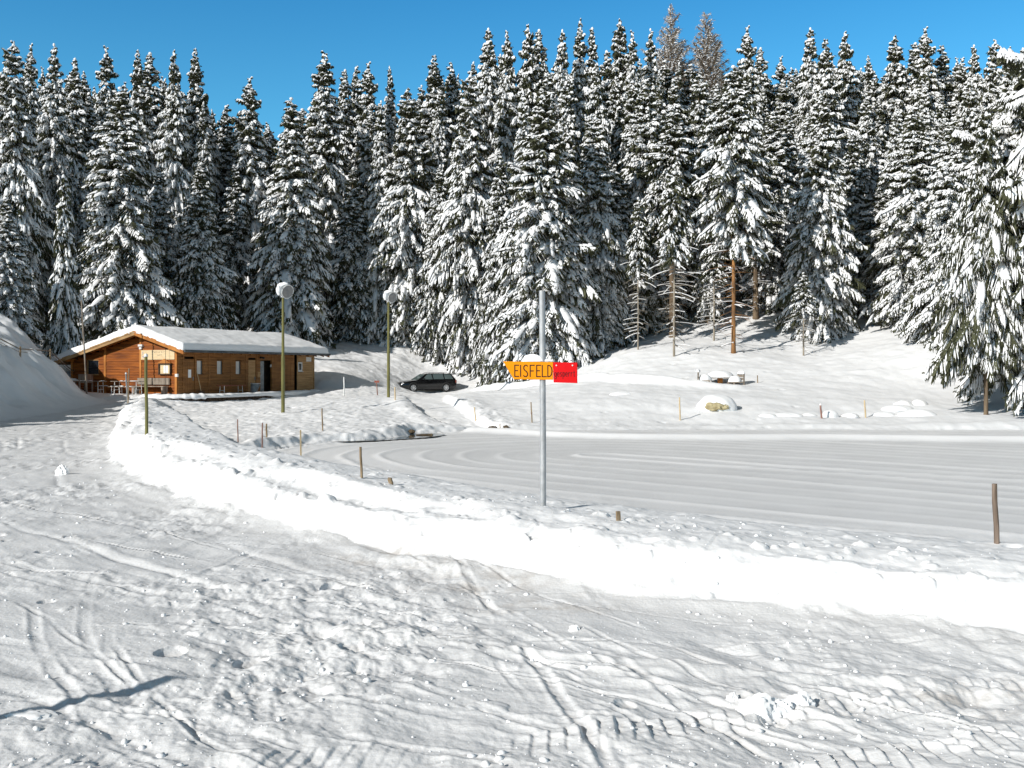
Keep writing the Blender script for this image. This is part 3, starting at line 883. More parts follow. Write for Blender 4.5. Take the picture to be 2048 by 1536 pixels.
def door(h, m, paper=False):
    a0, a1, z0, z1 = h
    d = MB()
    d.box((a0 + .01, .01, z0), (a1 - .01, .05, z1 - .01))
    k = a0 + .02
    while k < a1 - .05:
        d.box((k, -.012, z0), (min(k + .125, a1 - .015), .009, z1 - .012))
        k += .135
    o = d.build('door', m, CAB)
    MB().box((a1 - .12, -.06, .78), (a1 - .09, -.013, .98)).build('handle', M['greymetal'], o)
    if paper:
        MB().box((a0 + .32, -.02, .95), (a0 + .56, -.014, 1.42)).build('paper_notice', M['paper'], o)


door(HOLES_R[0], M['plank_side'], True)
door(HOLES_R[4], M['plank_pale'])
o = MB().box((7.2, .14, -.2), (7.72, .19, 1.98)).build('open_door', M['greymetal'], CAB)
o['label'] = 'grey door leaf standing open in the dark doorway'
MB().box((7.76, -.07, 1.45), (7.9, -.021, 1.62), mtx=Matrix.Translation((.42, .04, .15))).build('wall_lamp', M['whitemetal'], CAB)
MB().box((6.9, -.05, .95), (7.14, -.021, 1.3)).build('meter_box', M['plank_pale'], CAB)
lb = MB()
lb.box((7.1, -.17, 2.15), (7.34, -.021, 2.25))
lb.lump((7.2, -.25, 2.18), (.12, .09, .08), 3, 2, 1, .02)
lb.build('flood_lamp', M['plastic'], CAB, True)
lb = MB()
lb.tube([(-.021, .9, 3.02), (-.22, .9, 3.0)], .02, 6)
lb.lump((-.27, .88, 2.95), (.10, .13, .09), 4, 2, 1, .02)
lb.build('gable_lamp', M['plastic'], CAB, True)
lb = MB()
lb.box((-.16, 2.62, 2.78), (-.021, 2.95, 2.90))
lb.box((-.12, 2.72, 2.62), (-.021, 2.90, 2.74))
lb.build('junction_box', M['whitemetal'], CAB)
MB().box((-.12, -.10, 1.0), (-.022, .09, 1.17)).build('letter_box', M['whitemetal'], CAB)
MB().box((11.9, -.035, 2.0), (12.45, -.015, 2.3)).build('pale_plate', M['whitemetal'], CAB)
MB().tube([(-.3, .62, 2.9), (-.33, .60, 2.2), (-.29, .61, 1.2), (-.32, .6, .1)], .012, 5).build('hanging_cable', M['plastic'], CAB)

# board with faded painted writing, and the little notice case below it
c2w = Matrix.Translation((-19.3, 58.0, FLOOR)) @ Matrix.Rotation(math.atan2(.899, .438), 4, 'Z')
SB = empty('cabin_signboard', c2w @ Vector((-.045, 1.47, 2.0)), math.atan2(.899, .438))
tag(SB, 'pale wide wooden board with faint writing, fixed high on the cabin gable', 'sign')
MB().box((-.045, -1.31, 0.0), (-.005, 1.31, .56)).build('board', M['signwood'], SB, bevel=.006)
# faint lettering: flat pen strokes, read from the outside (x of the strokes runs to the right = towards -y)
face = Matrix(((0, 1, 0, -.046), (-1, 0, 0, 0), (0, 0, 1, 0), (0, 0, 0, 1)))
ink = MB()


def scrawl(glyphs, x, z, h, wd, mb, mtx, pen, lift=.002, gap=.28):
    for gl in glyphs:
        for st_ in gl:
            mb.ribbon([(x + p[0] * wd, z + p[1] * h) for p in st_], pen, mtx, lift)
        x += wd * (1 + gap)
    return x


def arc(cx, cz, rx, rz_, a0, a1, n=10):
    return [(cx + rx * math.cos(R(a0 + (a1 - a0) * i / n)), cz + rz_ * math.sin(R(a0 + (a1 - a0) * i / n))) for i in range(n + 1)]


GL = {
    'E': [[(.0, 0), (0, 1)], [(0, 1), (.8, 1)], [(0, .52), (.6, .52)], [(0, 0), (.8, 0)]],
    'I': [[(.4, 0), (.4, 1)]],
    'S': [[(.8, .92), (.62, 1), (.3, 1), (.06, .86), (.06, .68), (.25, .56), (.6, .44), (.82, .28), (.82, .13), (.6, 0), (.25, 0), (.0, .08)]],
    'F': [[(0, 0), (0, 1)], [(0, 1), (.85, 1)], [(0, .5), (.65, .5)]],
    'L': [[(0, 1), (0, 0)], [(0, 0), (.85, 0)]],
    'D': [[(0, 0), (0, 1)], [(0, 1), (.4, .98), (.72, .8), (.84, .5), (.72, .18), (.4, .02), (0, 0)]],
    'g': [arc(.42, .32, .40, .33, 20, 380, 12), [(.84, .62), (.84, -.22), (.66, -.42), (.3, -.42), (.06, -.30)]],
    'e': [[(.04, .34), (.82, .38)], arc(.43, .33, .40, .33, 5, 315, 12)],
    's': [[(.76, .6), (.5, .66), (.18, .62), (.14, .45), (.4, .34), (.72, .24), (.74, .08), (.45, 0), (.08, .05)]],
    'p': [[(.06, .66), (.06, -.42)], arc(.46, .33, .40, .33, 180, -180, 12)],
    'r': [[(.12, .66), (.12, 0)], [(.12, .42), (.3, .62), (.55, .66), (.74, .58)]],
    't': [[(.4, .95), (.4, .12), (.55, 0), (.78, .04)], [(.1, .66), (.74, .66)]],
    'P': [[(0, 0), (0, 1)], [(0, 1), (.6, .98), (.78, .78), (.6, .56), (0, .52)]],
    'a': [arc(.40, .3, .36, .3, 20, 380, 12), [(.78, .6), (.78, .0)]],
    'i': [[(.4, .6), (.4, 0)]],
    'n': [[(.08, .62), (.08, 0)], [(.08, .45), (.4, .62), (.72, .5), (.74, 0)]],
    'k': [[(.08, 1), (.08, 0)], [(.7, .62), (.1, .3), (.72, 0)]],
    'c': [arc(.43, .31, .38, .31, 50, 310, 10)],
    'f': [[(.75, .95), (.45, .95), (.38, .7), (.38, 0)], [(.1, .6), (.7, .6)]],
}
scrawl([GL[c] for c in 'Pattin'], -.36, .40, .10, .075, ink, face, .016)
scrawl([GL[c] for c in 'kir'], .30, .40, .10, .075, ink, face, .016)
scrawl([GL[c] for c in 'caff'], -.02, .22, .10, .075, ink, face, .016)
ink.build('lettering', M['ink_grey'], SB)
em = MB()                                    # small painted emblem at the board's left end
em.ribbon([(-1.2, .30), (-1.12, .40), (-1.2, .46)], .03, face, .002)
em.ribbon([(-1.18, .18), (-1.02, .22), (-.9, .34), (-.84, .30), (-.96, .14), (-1.12, .12)], .045, face, .002)
em.build('emblem', M['ink_blue'], SB)

NC = empty('notice_case', c2w @ Vector((-.03, .88, 1.12)), math.atan2(.899, .438))
tag(NC, 'small wooden notice case with its own little pitched roof, under the signboard', 'notice case')
n = MB()
for lo, hi in (((-.13, -.47, 0), (0, -.41, .66)), ((-.13, .41, 0), (0, .47, .66)), ((-.13, -.41, 0), (0, .41, .06)), ((-.13, -.41, .60), (0, .41, .66))):
    n.box(lo, hi)
n.build('frame', M['darkwood'], NC)
MB().box((-.045, -.41, .06), (-.02, .41, .60)).build('backboard', M['signwood'], NC)
MB().box((-.052, -.22, .10), (-.047, .12, .53)).build('paper', M['paper'], NC)
n = MB()
n.prism([(-.52, .665), (.52, .665), (0, .92)], -.16, -.02, mtx=Matrix(((0, 1, 0, 0), (1, 0, 0, 0), (0, 0, 1, 0), (0, 0, 0, 1))))
n.build('case_roof', M['trim'], NC)

# furniture in front of the cabin


def beer_table(label, l, wv, length, rz, z=FLOOR, top=.76, depth=.5, group='folding tables and benches outside the cabin', leg='whitemetal', m='greywood', nm='folding_table', cat='table', snow=True):
    p = c2w @ Vector((l, wv, 0))
    t = empty(nm, (p.x, p.y, z), math.atan2(.899, .438) + rz)
    tag(t, label, cat, group)
    MB().box((-length / 2, -depth / 2, top - .035), (length / 2, depth / 2, top)).build('tabletop' if 'table' in nm else 'seat', M[m], t, bevel=.005)
    for s in (-1, 1):
        lg = MB()
        for q in (-1, 1):
            lg.tube([(s * (length / 2 - .22), q * depth * .42, -.3), (s * (length / 2 - .26), q * depth * .36, top - .036)], .018, 6)
        lg.tube([(s * (length / 2 - .25), -depth * .38, top * .35), (s * (length / 2 - .25), depth * .38, top * .35)], .014, 6)
        lg.build('leg', M[leg], t)
    if snow:
        sn = MB()
        for k in range(5):
            sn.lump((random.uniform(-.45, .45) * length, random.uniform(-.2, .2) * depth, top + .004), (random.uniform(.08, .22), random.uniform(.06, .12), .03), k, 2, .1)
        sn.build('snow_patches', M['snow'], t, True)
    return t


beer_table('long grey folding table at the left below the cabin gable window', -1.9, 5.0, 2.4, R(90))
beer_table('folding table with white metal legs in front of the bench by the gable', -1.8, 2.0, 2.2, R(90))
beer_table('low bench between the two folding tables and the gable', -1.0, 4.3, 2.2, R(90), top=.46, depth=.28, nm='folding_bench', cat='bench')
beer_table('low snowy bench seat in front of the right folding table', -2.5, 1.6, 2.1, R(90), top=.46, depth=.28, nm='folding_bench', cat='bench')
beer_table('red-brown folding bench with white legs under the long side windows', 3.6, -.8, 2.1, 0, top=.48, depth=.45, m='redbrown', nm='folding_bench', cat='bench', group=None, snow=False)
p = c2w @ Vector((-.35, 1.75, FLOOR - FLOOR))
wb = empty('wall_bench', (p.x, p.y, FLOOR), math.atan2(.899, .438))
tag(wb, 'grey wooden bench with a plank back standing against the gable under the signboard', 'bench')
MB().box((-.25, -1.25, .42), (.2, 1.25, .47)).build('seat', M['greywood'], wb)
MB().box((.2, -1.25, .55), (.26, 1.25, .93)).build('backrest', M['greywood'], wb)
for s in (-1, 1):
    MB().box((-.22, s * 1.1 - .05, -.2), (.19, s * 1.1 + .05, .419)).build('leg', M['greywood'], wb)
p = c2w @ Vector((-.9, 6.4, 0))
bx = empty('wooden_crate', (p.x, p.y, FLOOR), math.atan2(.899, .438) + .2)
tag(bx, 'grey weathered box on a stand beside the dark gable window', 'box')
MB().box((-.3, -.3, .62), (.3, .3, 1.15)).build('box', M['greywood'], bx, bevel=.02)
for (sx_, sy_) in ((-1, -1), (1, -1), (1, 1), (-1, 1)):
    MB().box((sx_ * .26 - .035, sy_ * .26 - .035, -.2), (sx_ * .26 + .035, sy_ * .26 + .035, .619)).build('leg', M['greywood'], bx)
p = c2w @ Vector((-1.3, 7.1, 0))
tb = empty('side_table', (p.x, p.y, FLOOR), .9)
tag(tb, 'small table heaped with snow below the dark gable window', 'table')
MB().box((-.45, -.3, .72), (.45, .3, .77)).build('tabletop', M['greywood'], tb)
for (sx_, sy_) in ((-1, -1), (1, -1), (1, 1), (-1, 1)):
    MB().box((sx_ * .38 - .03, sy_ * .24 - .03, -.2), (sx_ * .38 + .03, sy_ * .24 + .03, .719)).build('leg', M['greywood'], tb)
MB().lump((0, 0, .77), (.40, .26, .15), 2, 3, .1).build('snow', M['snow'], tb, True)
p = c2w @ Vector((5.7, -.7, 0))
sh = empty('grey_tub', (p.x, p.y, FLOOR), .4)
tag(sh, 'small pale grey tub leaning beside the red-brown bench', 'tub')
t = MB()
t.tube([(0, 0, 0), (.08, 0, .30), (.14, 0, .55)], [.20, .25, .29], 14)
t.build('tub_body', M['greymetal'], sh, True)
t = MB()
t.tube([(.14 + .29 * math.cos(a), .29 * math.sin(a), .56) for a in np.linspace(0, 6.283, 17)], .02, 6, caps=False)
t.build('rim', M['whitemetal'], sh, True)
# broom handle against the wall by the first door
p = c2w @ Vector((1.42, -.25, 0))
br = empty('snow_broom', (p.x, p.y, FLOOR), math.atan2(.899, .438))
tag(br, 'broom with a thin pale handle leaning beside the first door of the long side', 'broom')
MB().tube([(.12, -.12, .05), (.02, .16, 1.35)], .016, 7).build('broom_handle', M['stake_pale'], br)
MB().box((-.08, -.19, -.05), (.30, -.09, .16)).build('broom_head', M['darkwood'], br, bevel=.02)

# low plank wall that holds up the terrace, capped with snow
WL = smooth_line([(-20.1, 54.6), (-18.6, 54.2), (-17.2, 54.9), (-16.0, 56.8), (-14.7, 61.0), (-13.7, 65.2), (-13.0, 68.0)], 5)
rw = empty('terrace_retaining_wall', (-17.2, 54.9, 0))
tag(rw, 'low dark plank wall along the terrace edge under a rounded cap of snow', 'wall')
pl, cp = MB(), MB()
acc = 0
for (x0, y0), (x1, y1) in zip(WL, WL[1:]):
    d = Vector((x1 - x0, y1 - y0, 0))
    ln = d.length
    mt = Matrix.Translation((x0 + 17.2, y0 - 54.9, 0)) @ Matrix.Rotation(math.atan2(d.y, d.x), 4, 'Z')
    for z0 in (-.35, -.10, .15):
        pl.box((0, -.05, z0), (ln - .02, .05, z0 + .235), mtx=mt)
pl.build('planks', M['darkwood'], rw)
n_ = len(WL)
rows, K = [], 9
fine = smooth_line(WL, 6)
cv, cf = [], []
for i, (x, y) in enumerate(fine):
    x2, y2 = fine[min(i + 1, len(fine) - 1)]
    x0, y0 = fine[max(i - 1, 0)]
    d = Vector((x2 - x0, y2 - y0, 0)).normalized()
    nn = Vector((d.y, -d.x, 0))
    e = min(1, i / 6, (len(fine) - 1 - i) / 6) ** .5
    for k in range(K):
        a = math.pi * k / (K - 1)
        q_ = float(pn(np.array([i * .13]), np.array([.5]), 7)[0])
        q2 = float(pn(np.array([i * .31]), np.array([2.5]), 8)[0])
        wd_ = (.34 + .07 * q_ + .03 * q2) * (math.cos(a))
        hz = .36 + (.22 + .06 * q2 + .03 * q_) * math.sin(a) ** .7 * e - (.0 if k else .10 * max(0, q_ + .3 * q2))
        cv.append((x + 17.2 + nn.x * wd_, y - 54.9 + nn.y * wd_, hz))
for i in range(len(fine) - 1):
    for k in range(K - 1):
        cf.append((i * K + k, (i + 1) * K + k, (i + 1) * K + k + 1, i * K + k + 1))
    cf.append((i * K + K - 1, (i + 1) * K + K - 1, (i + 1) * K, i * K))
cp.add(cv, cf)
cp.build('snow_cap', M['snow'], rw, 'all')
# ------------------------------------------------------------------ signpost
base = at(1086, 1024, 10.0)
SP = empty('signpost', (base.x, base.y, base.z - .05))
tag(SP, 'galvanised steel post with an orange arrow board and a red plate, on the snow bank', 'signpost')
hz_top = at(1083, 584, 10.0).z - base.z + .05
MB().tube([(0, 0, -.4), (0, 0, .8), (-.004, 0, 1.4), (-.010, 0, hz_top)], .0305, 24).build('post', M['steel'], SP, True)
MB().tube([(-.010, 0, hz_top + .001), (-.010, 0, hz_top + .013)], [.031, .027], 20).build('post_cap', M['steel'], SP, True)
zb = at(0, 742, 9.95).z - base.z + .05
bm_ = Matrix.Translation((-.003, -.045, zb)) @ Matrix.Rotation(R(-14), 4, 'Z')
u = 1 / 201.0 / math.cos(R(14))


def sx(px):
    return (px - 1083) * u


def sz(py):
    return (742 - py) / 201.0


ob = MB()
ob.prism([(sx(1003.5), sz(722.5)), (sx(1025), sz(758.5)), (sx(1102.8), sz(759.6)), (sx(1103.0), sz(724.2))], 0, .016, mtx=bm_)
AB = ob.build('arrow_board', M['orange'], SP, bevel=.0025)
tx = MB()
xs_ = [1026.9, 1035.6, 1044, 1057.2, 1070, 1081.4, 1093]
for c, px in zip('EISFELD', xs_):
    wd_ = .050
    for st_ in GL[c]:
        tx.ribbon([(sx(px) + p[0] * wd_ + (.004 * math.sin(px)), sz(753) + .112 * p[1] + (sx(px) + .2) * -.006) for p in st_], .0105, bm_, .002)
tx.build('lettering', M['ink'], AB)
rp = MB()
rp.prism([(sx(1103.4), sz(724.6)), (sx(1104.2), sz(764.8)), (sx(1150.6), sz(766)), (sx(1150.4), sz(725.4))], -.006, .010, mtx=bm_)
RP = rp.build('red_plate', M['red'], SP, bevel=.002)
tx = MB()
x = sx(1106.0)
for c in 'gesperrt':
    wd_ = .0235 if c not in 'rt' else .020
    for st_ in GL[c]:
        tx.ribbon([(x + p[0] * wd_, sz(752.6) + .058 * p[1]) for p in st_], .0055, bm_, .008)
    x += wd_ * 1.0 + .0045
tx.build('lettering', M['ink_red'], RP)
for px in (1110, 1141.5):
    q = bm_ @ Vector((sx(px), -.006, sz(731)))
    q2 = bm_ @ Vector((sx(px), -.014, sz(731)))
    MB().tube([q, q2], [.0085, .006], 12).build('bolt', M['whitemetal'], RP, True)
for dz in (-.05, .05):
    MB().tube([(-.034, .0, zb + dz), (-.02, .028, zb + dz), (.02, .028, zb + dz), (.03, 0, zb + dz), (.02, -.034, zb + dz), (-.02, -.034, zb + dz), (-.034, 0, zb + dz)], .006, 6).build('clamp', M['steel'], SP, True)
sn = MB()
sn.lump((-.10, .02, sz(722.8) + zb), (.12, .05, .075), 3, 3, .06, .14, rz=R(-14))
sn.lump((-.02, .03, sz(722.8) + zb), (.13, .045, .035), 5, 3, .06, .12, rz=R(-14))
sn.build('snow', M['snow'], SP, True)

# ------------------------------------------------------------------ flood-light masts


def lamp(label, px, ybase, ytop, d, th_px, face_rz, head_px):
    b = at(px, ybase, d)
    h = (ybase - ytop) / FPX * d
    L_ = empty('lamp_post', (b.x, b.y, b.z - .05))
    tag(L_, label, 'lamp post', 'lamp posts by the frozen pond')
    r = th_px / 2 / FPX * d
    p = MB()
    p.tube([(0, 0, -.5), (0, 0, h * .48)], [r * 1.12, r * 1.08], 14)
    p.tube([(0, 0, h * .47), (0, 0, h + .05)], [r * .92, r * .72], 14)
    p.build('pole', M['olive'], L_, True)
    MB().tube([(0, 0, h * .475), (0, 0, h * .485 + .06)], [r * 1.16, r * 1.0], 14).build('collar', M['olive'], L_, True)
    hr = head_px / 2 / FPX * d
    f = Vector((math.cos(face_rz), math.sin(face_rz), -.30)).normalized()
    c = Vector((.0, 0, h + .10)) + Vector((math.cos(face_rz), math.sin(face_rz), 0)) * hr * .35 + Vector((hr * .25, 0, hr * .35))
    hd = MB()
    hd.tube([c - f * hr * .95, c - f * hr * .55, c - f * .05, c + f * hr * .28, c + f * hr * .30], [hr * .45, hr * .75, hr * .95, hr, hr * .93], 24)
    H_ = hd.build('lamp_head', M['greymetal'], L_, True)
    MB().tube([c + f * hr * .301, c + f * hr * .33], [hr * .86, hr * .72], 24).build('lens', M['lens'], H_, True)
    uu = f.cross(Vector((0, 0, 1))).normalized()
    vv = uu.cross(f)
    MB().tube([c + f * hr * .31 + (uu * math.cos(a) + vv * math.sin(a)) * hr * .93 for a in np.linspace(0, 6.2832, 25)], hr * .07, 6, caps=False).build('rim', M['whitemetal'], H_, True)
    br = MB()
    br.tube([(0, 0, h - .25), Vector((0, 0, h + .02)), c - f * hr * .9], .035, 6)
    br.build('bracket', M['greymetal'], L_, True)
    s_ = MB()
    s_.lump(c - f * hr * .45 + Vector((-hr * .1, 0, hr * .62)), (hr * .8, hr * .7, hr * .5), 7, 3, .5, .22)
    s_.lump(c - f * hr * .35 + Vector((-hr * .75, -hr * .2, hr * .1)), (hr * .42, hr * .42, hr * .75), 9, 3, 1, .16)
    s_.lump((0.0, -.04, h + .03), (r * 1.4, r * 1.4, .14), 11, 2, .8, .1)
    s_.build('snow', M['snow'], L_, True)
    return L_


lamp('olive-green lamp post with a snowy round floodlight, before the long side of the cabin', 566, 826, 590, 45.0, 6.4, R(-42), 29)
lamp('olive-green lamp post with a snowy round floodlight, just left of the parked car', 777, 796, 600, 58.0, 5.5, R(-42), 23)

# ------------------------------------------------------------------ stakes, posts and stumps


def first_hit(px, py):
    """distance at which the line of sight through photo pixel px, py meets the snow"""
    d = np.arange(6, 60, .05)
    x, z = (px - 1024) / FPX * d, EYE + (HZ - py) / FPX * d
    under = np.nonzero(terrain(x, d)[0] >= z)[0]
    return float(d[under[0]]) if len(under) else 20.0


def stake(label, pxb, yb, pxt, yt, d, wpx, m='stake', round_=True, cap=None, name='wooden_stake', cat='stake', group='stakes marking the pond and road', tie=None, snowcap=False):
    d = d or first_hit(pxb, yb)
    b = at(pxb, yb, d)
    t = at(pxt, yt, d)
    lift = Vector((0, 0, max(0, gz(b.x, b.y) - b.z)))
    b, t = b + lift, t + lift
    gzz = min(gz(b.x, b.y), b.z)
    e = empty(name, (b.x, b.y, b.z))
    tag(e, label, cat, group)
    r = wpx / 2 / FPX * d
    v = t - b
    low = gzz - b.z - .25
    s0 = v * (low / v.z)
    k = MB()
    if round_:
        pts = [s0, v * .3 + Vector((r * .2, 0, 0)), v * .7 - Vector((r * .15, 0, 0)), v]
        k.tube(pts, [r * 1.04, r, r * .97, r * .93], 10)
    else:
        mt = Matrix.Rotation(.5, 4, 'Z')
        sh_ = Matrix.Identity(4)
        sh_[0][2] = v.x / v.z
        k.box((-r * .85, -r * .55, low), (r * .85, r * .55, v.z), mtx=sh_ @ mt)
    k.build('shaft', M[m], e, True)
    if cap:
        c = MB()
        c.tube([v + Vector((0, 0, .0)), v + Vector((0, 0, r * 1.2)), v + Vector((0, 0, r * 2.0))], [r * 1.25, r * 1.2, r * .5], 10)
        c.build('cap', M[cap], e, True)
    if tie:
        MB().tube([v * tie, v * (tie + .035)], r * 1.5, 8).build('tie', M['stake_red'], e, True)
    if snowcap:
        MB().lump(v, (r * 1.3, r * 1.3, r * 1.6), 3, 2, .3, .1).build('snow', M['snow'], e, True)
    return e


stake('olive-green pole with a pale cap on the snow bank before the cabin gable', 293, 868, 292, 714, 19.0, 6.4, 'olive', cap='whitemetal', name='road_pole', cat='pole')
stake('short pale grey pipe with a white cap beside a thin brown stake', 255, 801, 252, 748, 46.0, 3.2, 'greymetal', cap='whitemetal', name='pipe_post', cat='post')
stake('thin brown stake leaning beside the pale grey pipe below the cabin', 256, 804, 258, 737, 45.6, 2.6, 'stake')
stake('thin reddish stake left of the pair of stakes at the tip of the pond', 476, 886, 475, 841, 32.3, 2.4, 'stake_red')
stake('taller reddish stake of the pair at the left tip of the pond', 524, 902, 525, 845, 29.4, 2.8, 'stake_red', snowcap=True)
stake('shorter orange-brown stake of the pair at the left tip of the pond', 533, 880, 533, 848, 33.5, 3.6, 'stake')
stake('pale new-looking lath standing on the snow at the left edge of the rink', 602, 924, 601, 860, 26.6, 3.4, 'stake_pale', round_=False)
stake('grey-brown stake below the left lamp post, at the pond shore', 645, 869, 644, 824, 37.6, 2.8, 'stake')
stake('thick grey-brown stake between the pale lath and the small stump', 723, 955, 721, 894, None, 5.2, 'stake')
stake('short weathered stump sticking from the snow right of the thick stake', 781, 969, 780, 956, None, 9.5, 'stake', name='wooden_stump', cat='stump')
stake('short squared stump in the snow right of the signpost', 1237, 1042, 1236, 1023, None, 9.5, 'stake', round_=False, name='wooden_stump', cat='stump')
stake('big weathered post with purplish grey side, alone at the right edge of the rink', 1993, 1090, 1989, 971, None, 10.5, 'postgrey', name='wooden_post', cat='post')
stake('thin stake with a red tie on the far shore, next to the steel post', 1064, 849, 1062, 808, 44.0, 2.6, 'stake', tie=.45)
stake('pale stake on the far shore between the signpost and the tan boulder', 1360, 843, 1359, 797, 45.0, 3.0, 'stake_pale')
stake('dark red-brown stake on the far shore right of the tan boulder', 1643, 836, 1641, 810, 45.0, 3.8, 'stake_red', snowcap=True)
stake('pale stake on the far shore beside the flat snow cushions', 1731, 839, 1729, 804, 46.0, 3.2, 'stake_pale')
stake('short thin stick on the upper snow right of the snowy picnic seats', 1515, 767, 1515, 752, 55.5, 2.0, 'stake')
stake('pale stake below the right lamp post, on the edge of the trodden path', 790, 824, 790, 798, 50.0, 2.8, 'stake_pale')
stake('pale stake on the right wall of the trodden path', 951, 849, 949, 821, 46.0, 2.6, 'stake_pale')
stake('tiny stub on the far shore near the bare earth patches', 1000, 862, 1000, 851, 42.5, 2.0, 'stake')
stake('thin white post on the snow right of the cabin, in front of its shadow', 688, 777, 688, 754, 64.0, 2.6, 'whitemetal', name='white_post', cat='post')
e = stake('small dark red plate on a thin post, left of the right lamp post', 754, 778, 753, 764, 66.0, 2.2, 'stake_red', name='small_plate_sign', cat='sign')
MB().box((-.17, -.03, .42), (.15, .01, .55)).build('plate', M['redbrown'], e)
# tall thin bare pole in front of the left end of the gable
stake('tall thin grey pole leaning before the left end of the cabin gable', 172, 764, 163, 600, 56.0, 3.0, 'greywood', name='thin_pole', cat='pole', group=None)
# a road marker just outside the left border whose shadow lies on the road
pm = empty('road_marker_pole', (-4.78, 3.04, 0))
tag(pm, 'round wooden marker pole beside the road, casting the long shadow at lower left', 'pole')
MB().tube([(0, 0, -.4), (0, 0, 2.0)], .055, 10).build('shaft', M['stake'], pm, True)

# ------------------------------------------------------------------ fence on the hill
FP = []
for px, py, d in ((-60, 640, 45.0), (-8, 650, 47.5), (40, 659, 50.0), (100, 674, 56.0), (150, 689, 62.0)):
    x = (px - 1024) / FPX * d
    FP.append((x, d, gz(x, d)))
fe = empty('slope_fence', FP[2])
tag(fe, 'simple post and rail fence running along the snowy slope left of the cabin', 'fence')
o0 = Vector(FP[2])
for p in FP:
    q = Vector(p) - o0
    MB().tube([q + Vector((0, 0, -.3)), q + Vector((.02, 0, .62))], [.05, .045], 8).build('fence_post', M['stake'], fe, True)
for zz, rr in ((.50, .030), (.34, .012)):
    MB().tube([Vector(p) - o0 + Vector((0, -.07, zz)) for p in FP], rr, 7).build('rail' if rr > .02 else 'wire', M['greywood'], fe, True)

# ------------------------------------------------------------------ estate car
c = at(852, 787, 80.0)
cz_ = gz(c.x, c.y)
CAR = empty('estate_car', (c.x, c.y, cz_ - .03), R(180 + 27))
CAR.scale = (1.0, 1.0, 1.02)
tag(CAR, 'black estate car with roof rails parked on the snow below the trees', 'car')
ST_ = [(-2.36, .42, .80, .70), (-2.30, .30, .93, .80), (-2.0, .24, .95, .88), (-1.2, .21, .95, .905), (0, .20, .93, .91), (.9, .20, .92, .905), (1.05, .20, .91, .90), (1.5, .21, .86, .89), (1.95, .22, .79, .86), (2.22, .25, .71, .79), (2.36, .33, .62, .66)]
b = MB()
ring = []
for (x, z0, z1, hw) in ST_:
    sec = [(-hw * .90, z0), (-hw * .985, z0 + .10), (-hw, z0 + (z1 - z0) * .5), (-hw * .975, z1 - .08), (-hw * .91, z1), (-hw * .5, z1 + .025), (0, z1 + .035), (hw * .5, z1 + .025), (hw * .91, z1), (hw * .975, z1 - .08), (hw, z0 + (z1 - z0) * .5), (hw * .985, z0 + .10), (hw * .90, z0)]
    ring.append([(x, y, z) for y, z in sec])
vs = [p for r_ in ring for p in r_]
n = 13
fs = []
for i in range(len(ST_) - 1):
    for k in range(n):
        k2 = (k + 1) % n
        fs.append((i * n + k, (i + 1) * n + k, (i + 1) * n + k2, i * n + k2))
fs.append(tuple(range(n)))
fs.append(tuple((len(ST_) - 1) * n + k for k in range(n - 1, -1, -1)))
b.add(vs, fs)
# glasshouse
bot = [(1.02, .90, .84), (.30, .92, .86), (-1.2, .94, .86), (-2.27, .93, .80)]
topp = [(.28, 1.385, .62), (-.3, 1.44, .65), (-1.2, 1.435, .65), (-1.93, 1.375, .62)]
gv = []
for (x, z, y) in bot + topp:
    gv += [(x, -y, z), (x, y, z)]
gf = []
for i in range(3):
    gf += [(2 * i, 2 * (i + 1), 8 + 2 * (i + 1), 8 + 2 * i), (2 * i + 1, 8 + 2 * i + 1, 8 + 2 * (i + 1) + 1, 2 * (i + 1) + 1), (8 + 2 * i, 8 + 2 * (i + 1), 8 + 2 * (i + 1) + 1, 8 + 2 * i + 1)]
gf += [(0, 8, 9, 1), (6, 7, 15, 14)]
b.add(gv, gf)
body = b.build('body', M['paint'], CAR, 'soft', bevel=.03)


def quad_on(p, m, nm, off=.012, parent=None):
    a_ = [Vector(q) for q in p]
    nn = (a_[1] - a_[0]).cross(a_[3] - a_[0]).normalized()
    if nn.dot(sum(a_, Vector()) / 4 - Vector((-.5, 0, 1.0))) < 0:
        nn = -nn
    q_ = [v_ + nn * off for v_ in a_]
    return MB().add(q_ + [v_ - nn * .02 for v_ in q_], [(0, 1, 2, 3), (0, 4, 5, 1), (1, 5, 6, 2), (2, 6, 7, 3), (3, 7, 4, 0)]).build(nm, m, parent or CAR)


def lerp(a_, b_, t):
    return tuple(p + (q - p) * t for p, q in zip(a_, b_))


